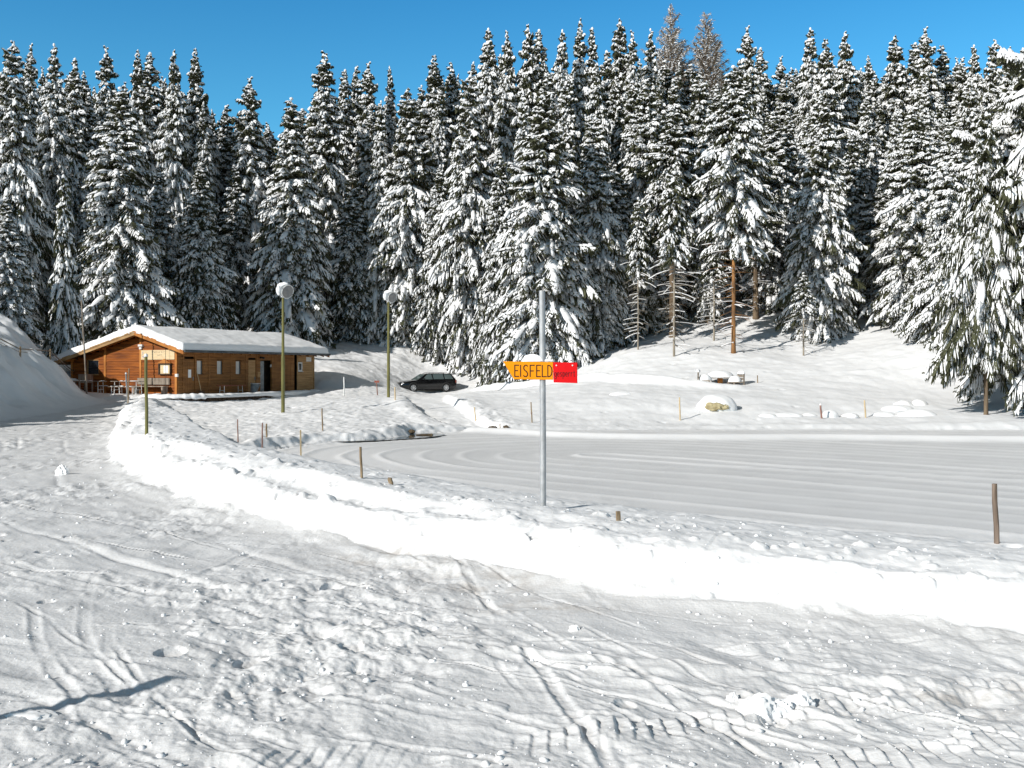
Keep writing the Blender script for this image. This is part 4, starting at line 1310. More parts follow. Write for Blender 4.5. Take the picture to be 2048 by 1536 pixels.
for s in (-1, 1):
    def gp(xb, t):
        """point of the side glass, xb along the belt, t from belt (0) to roof (1)"""
        y = .86 - .215 * t
        z = .935 + .50 * t - (.03 if xb < -1.5 else 0) * t
        return (xb, s * y, z)
    quad_on([(.62, s * .855, .965), (-.22, s * .86, .975), (-.16, s * .69, 1.37), (.20, s * .69, 1.345)], M['glass_car'], 'side_window')
    quad_on([(-.32, s * .86, .98), (-1.18, s * .86, .985), (-1.14, s * .69, 1.375), (-.27, s * .69, 1.375)], M['glass_car'], 'side_window')
    quad_on([(-1.28, s * .858, .99), (-2.0, s * .825, .99), (-1.80, s * .67, 1.33), (-1.24, s * .69, 1.37)], M['glass_car'], 'side_window')
    for wx in (1.42, -1.36):
        wt = MB()
        wt.tube([(wx, s * .70, .325), (wx, s * .915, .325)], .325, 28)
        wh = wt.build('wheel', M['rubber'], CAR, True, bevel=.02)
        rm = MB()
        rm.tube([(wx, s * .90, .325), (wx, s * .922, .325)], [.215, .205], 24)
        rm.build('rim', M['gutter'], wh, True)
        sp = MB()
        for k in range(7):
            a = 2 * math.pi * k / 7
            mt = Matrix.Translation((wx, s * .925, .325)) @ Matrix.Rotation(a, 4, 'Y')
            sp.box((-.028, -.006, .03), (.028, .006, .205), mtx=mt)
        sp.tube([(wx + .205 * math.cos(a), s * .925, .325 + .205 * math.sin(a)) for a in np.linspace(0, 6.2832, 25)], .016, 6, caps=False)
        sp.tube([(wx, s * .915, .325), (wx, s * .934, .325)], .05, 12)
        sp.build('spokes', M['alloy'], wh, True)
        ar = MB()
        ar.tube([(wx + .37 * math.cos(a), s * .90, .335 + .37 * math.sin(a)) for a in np.linspace(-.1, math.pi + .1, 19)], .035, 6)
        ar.build('wheel_arch', M['plastic'], CAR, True)
    rl = MB()
    rl.tube([(.05, s * .60, 1.42), (-.1, s * .60, 1.485), (-1.0, s * .60, 1.50), (-1.75, s * .59, 1.465), (-1.88, s * .59, 1.385)], .018, 8)
    rl.tube([(-.85, s * .60, 1.43), (-.85, s * .60, 1.50)], .018, 8)
    rl.build('roof_rail', M['greymetal'], CAR, True)
    hl = MB()
    hl.lump((2.14, s * .60, .66), (.16, .20, .075), 5, 2, .8, .03, rz=-s * .55)
    hl.build('headlight', M['headlamp'], CAR, True)
    mi = MB()
    mi.lump((.52, s * .98, 1.0), (.08, .11, .075), 6, 2, .9, .04)
    mi.tube([(.52, s * .84, .96), (.52, s * .92, .98)], .025, 6)
    mi.build('mirror', M['paint'], CAR, True)
    MB().box((-1.0, -.93 if s < 0 else .9, .34), (.9, -.9 if s < 0 else .93, .42)).build('side_trim', M['plastic'], CAR, bevel=.012)
    MB().box((-2.2, -.87 if s < 0 else .80, .70), (-2.285, -.80 if s < 0 else .87, .92)).build('tail_light', M['redbrown'], CAR)
    MB().box((-.02, s * .905 - .012, .84), (.16, s * .905 + .012, .87)).build('handle', M['plastic'], CAR)
quad_on([(.985, -.74, .945), (.985, .74, .945), (.33, .57, 1.355), (.33, -.57, 1.355)], M['glass_car'], 'windscreen')
quad_on([(-2.26, -.70, .97), (-2.26, .70, .97), (-1.96, .56, 1.34), (-1.96, -.56, 1.34)], M['glass_car'], 'rear_window')
MB().box((2.30, -.66, .30), (2.40, .66, .46)).build('bumper', M['plastic'], CAR, bevel=.03)
MB().box((2.33, -.28, .50), (2.385, .28, .62)).build('grille', M['gutter'], CAR, bevel=.02)
MB().box((2.401, -.26, .36), (2.408, .26, .45)).build('number_plate', M['paper'], CAR)

# ------------------------------------------------------------------ picnic corner across the pond


def picnic_seat(label, px, py, d, rz):
    p = at(px, py, d)
    z = gz(p.x, p.y) - .22
    e = empty('garden_seat', (p.x, p.y, z), rz)
    tag(e, label, 'seat', 'snowy seats at the picnic table')
    MB().box((-.30, -.36, .30), (.30, .36, .36)).build('seat', M['greywood'], e)
    bk = MB()
    for z0, z1 in ((.46, .58), (.62, .76)):
        bk.box((-.37, -.36, z0), (-.31, .36, z1))
    for y in (-.36, .30):
        bk.box((-.372, y, .0), (-.305, y + .06, .80))
    bk.build('backrest', M['greywood'], e)
    for y in (-.36, .30):
        for x in (.22,):
            MB().box((x, y, -.25), (x + .07, y + .06, .299)).build('leg', M['greywood'], e)
        MB().box((-.36, y, -.25), (-.30, y + .06, 0)).build('leg', M['greywood'], e)
    s_ = MB()
    s_.lump((.03, 0, .36), (.36, .38, .34), int(px) % 9, 3, .05, .10)
    s_.lump((-.34, 0, .80), (.13, .40, .17), int(px) % 7, 3, .15, .10)
    s_.build('snow', M['snow'], e, True)


picnic_seat('left garden seat at the picnic table, slatted back to the left, snow block on it', 1409, 768, 55.0, R(-12))
picnic_seat('right garden seat at the picnic table, slatted back to the right, snow heaped on it', 1471, 768, 55.3, R(195))
p = at(1440, 768, 56.0)
pt = empty('picnic_table', (p.x, p.y, gz(p.x, p.y) - .24))
tag(pt, 'round picnic table buried under a thick disc of snow between two seats', 'table')
t = MB()
t.tube([(0, 0, .50), (0, 0, .56)], .68, 24)
t.build('tabletop', M['greywood'], pt, True)
MB().box((-.13, -.13, -.3), (.13, .13, .499)).build('pedestal', M['trim'], pt, bevel=.01)
MB().lump((0, 0, .56), (.75, .72, .40), 4, 4, .12, .05).build('snow', M['snow'], pt, True)
MB().lump((-.45, -.35, -.02), (.24, .2, .22), 2, 3, .2, .15).build('snow', M['snow'], pt, True)

# ------------------------------------------------------------------ boulder and snow cushions
p = at(1433, 825, 46.6)
bo = empty('snowy_boulder', (p.x, p.y, gz(p.x, p.y)))
tag(bo, 'tan boulder half buried under a dome of snow on the far shore', 'boulder')
r_ = MB()
r_.lump((-.05, .05, .10), (.52, .42, .26), 3, 4, .8, .30, 2.2)
r_.lump((.38, -.05, .12), (.20, .2, .17), 6, 3, .8, .3, 2.4)
r_.build('rock', M['rock'], bo, True)
s_ = MB()
s_.lump((.10, .50, .0), (.95, .75, .72), 4, 4, .3, .07)
s_.lump((-.05, .16, .30), (.60, .30, .22), 5, 4, .10, .16)
s_.build('snow_dome', M['snow'], bo, True)


def cushion(label, px, py, d, wpx, hpx, seed, group='rounded snow cushions on buried stones', name='snow_cushion', depth=.8):
    p = at(px, py, d)
    z = min(gz(p.x, p.y), p.z)
    k = MB()
    wm, hm = wpx / 2 / FPX * d, hpx / FPX * d
    k.lump((0, 0, 0), (wm, wm * depth, hm * 1.05 + (p.z - z)), seed, 4, .5, .08, 1.3)
    o = k.build(name, M['snow'], None, True)
    o.location = (p.x, p.y, z)
    tag(o, label, 'snow mound', group)


for i, (lb_, px, py, d, wp_, hp_) in enumerate([
        ('rounded snow cushion nearest the tan boulder on the far shore', 1535, 833, 45.5, 36, 6),
        ('wide flat snow cushion between the boulder and the red-brown stake', 1577, 834, 45.6, 58, 9),
        ('smaller snow cushion just left of the red-brown stake', 1618, 833, 45.8, 30, 7),
        ('domed snow cushion right beside the red-brown stake', 1660, 834, 45.7, 34, 14),
        ('low snow cushion between the red-brown and the pale stake', 1700, 833, 46, 36, 7),
        ('snow cushion just right of the pale far-shore stake', 1768, 833, 46.5, 46, 9),
        ('longest snow cushion at the front right of the cushion cluster', 1835, 834, 46.0, 76, 15),
        ('middle snow cushion in the cluster left of the near spruces', 1795, 820, 47.5, 62, 10),
        ('topmost left snow cushion in the cluster left of the near spruces', 1806, 813, 48.5, 40, 12),
        ('topmost right snow cushion in the cluster left of the near spruces', 1838, 813, 48.6, 38, 14)]):
    cushion(lb_, px, py, d, wp_, hp_, i + 2)
cushion('long low snow bolster lying on the slope above the far shore, left of the boulder', 1240, 793, 51, 50, 9, 31, None, 'snow_bolster', .45)
cushion('small snow heap beside the dark gap left of the long bolster', 1276, 800, 50, 22, 6, 33, None, 'snow_heap', .6)
for i, (lb_, px, py, d, wp_, hp_) in enumerate([
        ('big jagged lump of broken snow on the tyre track at lower right', 1518, 1424, 5.20, 84, 36),
        ('rounded lump of broken snow right of the jagged one on the tyre track', 1600, 1412, 5.30, 62, 26),
        ('flat broken snow slab between the two lumps on the tyre track', 1560, 1420, 5.22, 60, 20),
        ('small pointed snow lump left of the jagged one', 1466, 1400, 5.36, 26, 16),
        ('lone upright chunk of snow on the road before the cabin bend', 124, 948, 17.3, 26, 18),
        ('small loose snowball in the road left of centre', 727, 1340, 5.92, 17, 12),
        ('flat heap of snow on the road at the lower left border', 60, 1430, 5.12, 105, 13),
        ('snow chunk casting a short shadow right of the road centre', 1148, 1262, 6.8, 22, 12)]):
    p = at(px, py, d)
    z = gz(p.x, p.y)
    wm, hm = wp_ / 2 / FPX * d, hp_ / FPX * d
    k = MB()
    k.lump((0, 0, -.01), (wm, wm * .6, hm), 40 + i, 4, .4, .30, 2.3)
    k.lump((wm * .3, wm * .1, -.01), (wm * .55, wm * .5, hm * .8), 60 + i, 3, .4, .32, 2.6)
    o = k.build('snow_lump', M['snow'], None, True)
    o.location = (p.x, p.y, z)
    tag(o, lb_, 'snow lump', 'broken lumps of snow on the road')

# bits of bare ground and a log at the water's edge
lg = empty('shore_log', at(848, 873, 37.6))
tag(lg, 'short brown log lying at the edge of the open water', 'log')
MB().tube([(-.30, 0, .05), (0, .03, .06), (.30, .06, .07)], [.035, .04, .04], 9).build('log_body', M['soil'], lg, True)
MB().box((.27, .0, .0), (.33, .08, .10)).build('log_stub', M['soil'], lg, bevel=.02)
p = at(823, 862, 38.4)
o = MB().lump((0, 0, 0), (.13, .10, .09), 3, 3, .8, .3, 2.2).build('dark_hole_lump', M['soil'], None, True)  # dark-coloured lump added where the shore has a dark hole
o.location = (p.x, p.y, p.z - .03)
tag(o, 'dark lump standing in for a hole in the snowy shore above the open water', 'dark lump')
for i, (px, py, d, wp_, lb_) in enumerate([(985, 857, 42.0, 17, 'bare brown earth patch at the foot of the trodden path'), (1012, 862, 41.6, 12, 'second smaller bare earth patch right of the first'),
                                          (880, 853, 43.0, 12, 'bare earth patch on the rounded snow nose above the water')]):
    p = at(px, py, d)
    wm = wp_ / 2 / FPX * d
    o = MB().lump((0, 0, 0), (wm, wm * .7, .07), 50 + i, 3, .6, .4, 2.8).build('earth_patch', M['soil'], None, True)
    o.location = (p.x, p.y, gz(p.x, p.y) + .015)
    tag(o, lb_, 'earth patch', 'bare earth patches on the far shore')
# loose crumbs of snow all over the road and bank
g = np.random.default_rng(77)
n = 2600
d = 1 / g.uniform(1 / 30, 1 / 3.9, n)
a = g.uniform(R(-29), R(29), n)
X, Y = d * np.sin(a), d * np.cos(a)
z, s, sl_, pond, _ = terrain(X, Y)
keep = (s < 2.2) & (sl_ < 0) & (fbm(X * .5, Y * .5, 3, 300) > -.25 + .5 * g.random(n) - .25)
v0, f0 = ico(1)
VV, FF, nb = [], [], 0
for x, y, zz in zip(X[keep], Y[keep], z[keep]):
    r = .004 + .017 * g.random() ** 6
    v = v0 * (1 + .35 * vnoise3(v0 * 2 + g.uniform(0, 60)))[:, None] * np.array([r * g.uniform(.8, 1.5), r * g.uniform(.8, 1.3), r * g.uniform(.6, 1.0)])
    VV.append(v + np.array([x, y, zz + r * .2]))
    FF.append(f0 + nb)
    nb += len(v0)
o = link('snow_crumbs', np_mesh('snow_crumbs', np.concatenate(VV), np.concatenate(FF), [M['snow']]))
tag(o, kind='stuff')
# ------------------------------------------------------------------ snow-laden spruces
def strip_pts(base, d, l, sag, n):
    t = np.linspace(0, 1, n)
    p = base[None, :] + d[None, :] * (l * t)[:, None]
    p[:, 2] -= sag * l * t ** 2
    return p


def branch(L, pitch, droop, g, load=1.0, larch=False, fine=1.0):
    """one branch along +X: needles (quads) and the snow lying on it (triangles)"""
    fv, fq, sv, st = [], [], [], []

    def axis(t):
        return np.array([L * t, 0.06 * L * math.sin(t * 3 + ph), L * (pitch * t - droop * t * t + .30 * droop * t ** 3)])
    ph = g.uniform(0, 6)

    def quadstrip(c, off):
        b = sum(len(a) for a in fv)
        a = np.empty((len(c) * 2, 3))
        a[0::2], a[1::2] = c + off[0], c + off[1]
        fv.append(a)
        for i in range(len(c) - 1):
            fq.append((b + 2 * i, b + 2 * i + 1, b + 2 * i + 3, b + 2 * i + 2))

    def ridge(c, wd, hh):
        """snow lying along a twig: tent with a rounded top"""
        b = sum(len(a) for a in sv)
        n = len(c)
        d = c[-1] - c[0]
        pr = np.array([-d[1], d[0], 0.0])
        pr /= np.linalg.norm(pr) + 1e-9
        tp = np.linspace(0, 1, n)
        wv = (wd * np.sqrt(np.clip(1 - (2 * tp - 1) ** 2 * .85, 0, 1)))[:, None]
        hv = (hh * np.sqrt(np.clip(1 - (2 * tp - 1) ** 2 * .95, 0, 1)))[:, None]
        up = np.array([0, 0, 1.0])
        rows = [c - pr * wv * .5 + up * .004, c - pr * wv * .32 + up * hv * .75, c + pr * wv * .05 + up * hv, c + pr * wv * .36 + up * hv * .7, c + pr * wv * .5 + up * .004]
        a = np.stack(rows, 1).reshape(-1, 3)
        sv.append(a)
        m = 5
        for i in range(n - 1):
            for k in range(m - 1):
                q = (b + i * m + k, b + i * m + k + 1, b + (i + 1) * m + k + 1, b + (i + 1) * m + k)
                st.append((q[0], q[1], q[2]))
                st.append((q[0], q[2], q[3]))

    nt = max(4, int(L * fine / (.105 if not larch else .085)))
    ax = np.array([axis(t) for t in np.linspace(0, 1, 7)])
    wa = .05 + .02 * L
    quadstrip(ax, (np.array([0, -wa, 0]), np.array([0, wa, 0])))
    if not larch:
        quadstrip(ax, (np.array([0, 0, .0]), np.array([0, 0, -.14 - .03 * L])))
    for i in range(nt):
        t = .10 + .88 * (i + g.uniform(0, .9)) / nt
        base = axis(t)
        for side in (-1, 1):
            if g.random() < .06:
                continue
            l = (.36 * L * (1 - t) ** .6 * min(1, .35 + 2.2 * t) + .10) * g.uniform(.65, 1.15)
            a = R(g.uniform(38, 68))
            sl = pitch - 2 * droop * t + g.uniform(-.28, .06)
            if larch:
                sl = pitch + g.uniform(-.5, .4)
            d = np.array([math.cos(a), side * math.sin(a), sl])
            d /= np.linalg.norm(d)
            c = strip_pts(base, d, l, g.uniform(.15, .55) if not larch else g.uniform(-.2, .3), 3)
            pr = np.array([-d[1], d[0], 0.0])
            if larch:
                w_ = .012
                quadstrip(c, (-pr * w_, pr * w_))
                quadstrip(c, (np.array([0, 0, -w_]), np.array([0, 0, w_])))
                for c2 in (c[1], c[2]):
                    dd = np.array([g.uniform(-1, 1), g.uniform(-1, 1), g.uniform(-.6, .6)])
                    cc = strip_pts(c2, dd / (np.linalg.norm(dd) + 1e-9), g.uniform(.15, .4), .1, 2)
                    quadstrip(cc, (np.array([-.007, .007, .0]), np.array([.007, -.007, .01])))
            else:
                w_ = g.uniform(.026, .045) / fine
                quadstrip(c, (-pr * w_, pr * w_))
                quadstrip(c, (np.array([0, 0, .01]), np.array([g.uniform(-.03, .03), g.uniform(-.03, .03), -g.uniform(.08, .20) / fine ** .7])))
            pr_s = min(.9, .70 * load) if not larch else .75
            if g.random() < pr_s and l > .09:
                k0 = g.uniform(0, .3)
                cs = strip_pts(base, d, l, .35, 4)[(0 if k0 < .2 else 1):]
                if len(cs) > 1:
                    ridge(cs, g.uniform(.055, .13) / fine ** .5 if not larch else g.uniform(.05, .09), g.uniform(.03, .065) if not larch else g.uniform(.03, .07))
    if not larch:                       # bare sprigs that stand up through the snow
        for i in range(int(nt * .4)):
            t = g.uniform(.25, 1.0)
            a = g.uniform(-1.3, 1.3)
            d = np.array([math.cos(a), math.sin(a), g.uniform(.05, .75)])
            d /= np.linalg.norm(d)
            b0 = axis(t) + np.array([0, g.uniform(-.16, .16) * L * (1.1 - t), 0])
            c = strip_pts(b0, d, g.uniform(.12, .30), .5, 3)
            w_ = g.uniform(.018, .032) / fine ** .5
            pr = np.array([-d[1], d[0], 0.0])
            quadstrip(c, (-pr * w_, pr * w_))
            quadstrip(c, (np.array([0, 0, w_]), np.array([0, 0, -w_ * 1.6])))
    # cushions of snow on the bough
    if not larch and g.random() < .42 * load:
        t0 = g.uniform(.25, .55)
        ridge(np.array([axis(t) + np.array([0, 0, .01]) for t in np.linspace(t0, min(.96, t0 + g.uniform(.35, .6)), 6)]), (.13 + .085 * L) * g.uniform(.8, 1.4), (.08 + .035 * L) * g.uniform(.8, 1.3))
    if not larch:
        nl = g.poisson(2.5 * load * min(L, 2.2) ** .8 + .35)
        v0, f0 = ico(1)
        for k in range(nl):
            t = g.uniform(.28, .98)
            big = 1.0 if g.random() > .08 else g.uniform(1.15, 1.4)
            a_ = g.uniform(.10, .22) * (0.64 + .24 * L) * big
            b_ = a_ * g.uniform(.38, .62)
            c_ = g.uniform(.07, .13) * (0.70 + .22 * L) * big ** .6
            v = v0 * (1 + .36 * vnoise3(v0 * 2.6 + g.uniform(0, 50)))[:, None]
            v = v * np.array([a_, b_, c_])
            v[:, 2] = np.where(v[:, 2] < 0, v[:, 2] * .45, v[:, 2])
            sl = (pitch - 2 * droop * t) * g.uniform(.7, 1.5)
            ang = g.uniform(-.6, .6)
            v[:, 2] += v[:, 0] * sl - (v[:, 0] / a_).clip(0, 2) ** 2 * c_ * .7 - (v[:, 1] / b_) ** 2 * c_ * .5
            x = v[:, 0] * math.cos(ang) - v[:, 1] * math.sin(ang)
            y = v[:, 0] * math.sin(ang) + v[:, 1] * math.cos(ang)
            b = sum(len(q) for q in sv)
            off = axis(t) + np.array([0, g.uniform(-.12, .12) * L * (1 - t), c_ * .25])
            sv.append(np.stack([x, y, v[:, 2]], 1) + off)
            st.extend((f0 + b).tolist())
    elif g.random() < .6:
        ridge(ax[1:6], .06, .05)
    F = (np.concatenate(fv), np.array(fq))
    S = (np.concatenate(sv), np.array(st)) if sv else (np.zeros((0, 3)), np.zeros((0, 3), int))
    return F, S


LCLS = [.35, .6, .95, 1.4, 2.0, 2.8]
PCLS = [(.55, .40), (.10, .50), (-.26, .55), (-.52, .50)]     # (pitch, droop) from the tip of the tree downwards
_TPL = {}


def template(li, pi, k, load, larch, fine=1.0):
    key = (li, pi, k, load, larch, fine)
    if key not in _TPL:
        p, d = PCLS[pi] if not larch else ((.55, -.05), (.35, -.10), (.2, -.15), (.1, -.15))[pi]
        g = np.random.default_rng(hash((li, pi, k, int(load * 10), larch)) % 100000)
        _TPL[key] = branch(LCLS[li], p, d, g, load, larch, fine)
    return _TPL[key]


def spruce(name, H=20.0, Rm=2.6, crown_from=.04, seed=1, load=1.0, shape=.85, larch=False, needle='needle', bark='bark', dens=1.12, dead=False, sparse_low=0.0, gap=.285, trunk_r=None, fine=1.0):
    """mesh data for one kind of spruce: (trunk, crown, snow)"""
    g = np.random.default_rng(seed)
    FV, FQ, SV, ST = [], [], [], []
    nf = ns = 0
    zc = H * crown_from
    z = zc
    lowf = [g.uniform(.85, 1.15) for _ in range(40)]
    az0 = g.uniform(0, 6.28)
    while z < H - .15:
        rel = (z - zc) / (H - zc)
        rad = Rm * min(1.0, (1 - rel) / shape) ** .78 * min(1, .72 + rel * 1.8) + .08
        rad *= lowf[int(rel * 36)]
        nb = max(4, int(round((5.2 + 2.6 * min(rad, 2)) * dens * (1 - sparse_low * (1 - min(1, rel * 3))))))
        az0 += g.uniform(.3, .9)
        for b in range(nb):
            az = az0 + 2 * math.pi * (b + g.uniform(-.32, .32)) / nb
            l = rad * g.uniform(.62, 1.12) * (1 + .14 * math.sin(az * 2 + z * .6 + seed) + .10 * math.sin(az * 3 - z * 1.1))
            li = int(np.argmin([abs(math.log(l / q)) for q in LCLS]))
            pi = 0 if rel > .88 else 1 if rel > .62 else 2 if rel > .3 else 3
            if g.random() < .25:
                pi = min(3, max(0, pi + int(g.integers(-1, 2))))
            ld = load * (1.0 if larch else 1.18) * (1.0 if larch else float(g.choice([.35, .9, 1.0, 1.5], p=[.16, .26, .30, .28])))
            (fv, fq), (sv, st) = template(li, pi, int(g.integers(0, 3)), round(ld, 1), larch, fine)
            sc = l / LCLS[li]
            c, s_ = math.cos(az) * sc, math.sin(az) * sc
            zz = z + g.uniform(-.30, .30)
            tilt = g.normal(0, .16)
            for (v, f, A, B, isf) in ((fv, fq, FV, FQ, True), (sv, st, SV, ST, False)):
                if not len(v):
                    continue
                q = np.empty_like(v)
                q[:, 0] = v[:, 0] * c - v[:, 1] * s_
                q[:, 1] = v[:, 0] * s_ + v[:, 1] * c
                q[:, 2] = v[:, 2] * max(sc, .75) + zz + tilt * v[:, 0]
                A.append(q)
                B.append(f + (nf if isf else ns))
                if isf:
                    nf += len(v)
                else:
                    ns += len(v)
        z += gap * g.uniform(.75, 1.25) * (1.0 if rel < .86 else 1.15)
    # leader with its own knob of snow
    if not larch:
        v0, f0 = ico(1)
        for (zz, a) in ((H - .05, .13), (H - .5, .15), (H - .95, .2)):
            q = v0 * np.array([a, a, a * 1.1]) + np.array([g.uniform(-.06, .06), g.uniform(-.06, .06), zz])
            SV.append(q)
            ST.append(f0 + ns)
            ns += len(q)
    # trunk, with the dead snow-lined twigs below the crown
    tr = MB()
    r0 = trunk_r or (.011 * H + .03)
    k = 14
    bend = g.uniform(-.12, .12, (k + 1, 2)).cumsum(0) * .25
    pts = [(bend[i][0] * (i / k), bend[i][1] * (i / k), -0.9 + (H + .75) * i / k) for i in range(k + 1)]
    rad_ = [(r0 * (1 - .93 * i / k)) * (1.35 if i == 0 else 1.0) for i in range(k + 1)]
    tr.tube(pts, rad_, 9)
    if dead:
        zz = .8
        while zz < zc + 1.0:
            for b in range(int(g.integers(1, 5))):
                az = g.uniform(0, 6.28)
                l = g.uniform(.5, 1.9) * min(1.0, .5 + zz / zc)
                d = np.array([math.cos(az), math.sin(az), g.uniform(-.30, .12)])
                c = strip_pts(np.array([0, 0, zz]), d, l, g.uniform(.05, .3), 4)
                c[1:, :2] += g.normal(0, .03, (3, 2))
                tr.tube([tuple(p) for p in c], [.022, .016, .011, .005], 4, caps=False)
                for q in range(int(g.integers(0, 3))):
                    d2 = d + g.uniform(-.7, .7, 3)
                    c2 = strip_pts(c[int(g.integers(1, 3))], d2 / np.linalg.norm(d2), l * .4, .15, 3)
                    tr.tube([tuple(p) for p in c2], [.010, .007, .004], 3, caps=False)
                if g.random() < .5:
                    b0 = ns
                    pr = np.array([-d[1], d[0], 0])
                    up = np.array([0, 0, 1.0])
                    for p in c:
                        w_, h_ = g.uniform(.02, .045), g.uniform(.03, .065)
                        SV.append(np.array([p - pr * w_ + up * .012, p + up * (h_ + .012), p + pr * w_ + up * .012]))
                        ns += 3
                    f = []
                    for i in range(3):
                        for e in (0, 1):
                            q = (b0 + i * 3 + e, b0 + i * 3 + e + 1, b0 + i * 3 + e + 4, b0 + i * 3 + e + 3)
                            f += [(q[0], q[1], q[2]), (q[0], q[2], q[3])]
                    ST.append(np.array(f))
            zz += g.uniform(.18, .42)
    tm = bpy.data.meshes.new(name + '_trunk')
    tm.from_pydata(tr.v, [], tr.f)
    tm.materials.append(M[bark])
    tm.polygons.foreach_set('use_smooth', np.ones(len(tr.f), dtype=bool))
    tm.update()
    cm = np_mesh(name + '_crown', np.concatenate(FV), np.concatenate(FQ), [M['twig'] if larch else M[needle]], smooth=False) if FV else None
    sm = np_mesh(name + '_snow', np.concatenate(SV), np.concatenate(ST), [M['tsnow']], smooth=True)
    return dict(H=H, R=Rm, trunk=tm, crown=cm, snow=sm)


KIND = {
    'A': spruce('spruce_broad', 20, 2.9, .03, 3, 1.25, 0.78),
    'B': spruce('spruce_cone', 20, 2.5, .04, 4, 1.2, 0.62),
    'C': spruce('spruce_column', 20, 2.0, .05, 5, 1.2, 0.42),
    'D': spruce('spruce_heavy', 20, 2.5, .04, 6, 1.5, 0.52),
    'E': spruce('spruce_dark', 20, 2.6, .04, 7, .75, 0.66, needle='needle2'),
    'N': spruce('spruce_narrow', 20, 1.6, .06, 8, 1.25, 0.5),
    'H': spruce('spruce_bare_stem', 20, 1.9, .40, 9, .8, 0.55, needle='needle2', bark='bark', dens=.85, dead=True, sparse_low=.4),
    'O': spruce('spruce_orange_stem', 21, 2.1, .40, 10, 1.15, 0.6, bark='bark_or', dens=.95, dead=True, trunk_r=.135, sparse_low=.3),
    'T': spruce('spruce_thin_stem', 13, 1.1, .52, 12, .7, 0.6, bark='bark_gr', dens=.7, dead=True, trunk_r=.085, sparse_low=.4),
    'L': spruce('larch_bare', 20, 2.9, .20, 13, .6, 0.55, larch=True, bark='bark_gr', dens=.75, gap=.42),
    'P': spruce('spruce_near', 15, 3.1, .27, 14, .65, 0.62, dens=1.0, gap=.27, trunk_r=.17, fine=2.0),
    'Q': spruce('spruce_near_heavy', 16, 3.4, .22, 15, 1.6, 0.52, dens=1.0, gap=.27, trunk_r=.18, fine=2.0),
    'Y': spruce('spruce_young', 7, 1.5, .03, 16, 1.0, 0.95, gap=.26),
}
TREE_XY = []


def tree(px, ytop, d, wpx, kind, label, group='snow-laden trees of the forest edge', zb=None, rz=None, cat='tree'):
    K = KIND[kind]
    x = (px - 1024) / FPX * d
    zb = gz(x, d) if zb is None else zb
    ztop = EYE + (HZ - ytop) / FPX * d
    h = max(3.0, ztop - zb)
    rr = max(.6, wpx * .84 / 2 / FPX * d)
    sz, sx = h / K['H'], rr / K['R']
    sx = min(max(sx, sz * .55), sz * 1.75)
    nm = {'L': 'larch_tree', 'T': 'thin_spruce_tree', 'Y': 'young_spruce_tree'}.get(kind, 'spruce_tree')
    e = empty(nm, (x, d, zb - .02), rz if rz is not None else random.uniform(0, 6.28))
    e.scale = (sx, sx, sz)
    tag(e, label, cat, group)
    for part in ('trunk', 'crown', 'snow'):
        if K[part] is not None:
            link(part, K[part], e)
    TREE_XY.append((x, d))
    return e


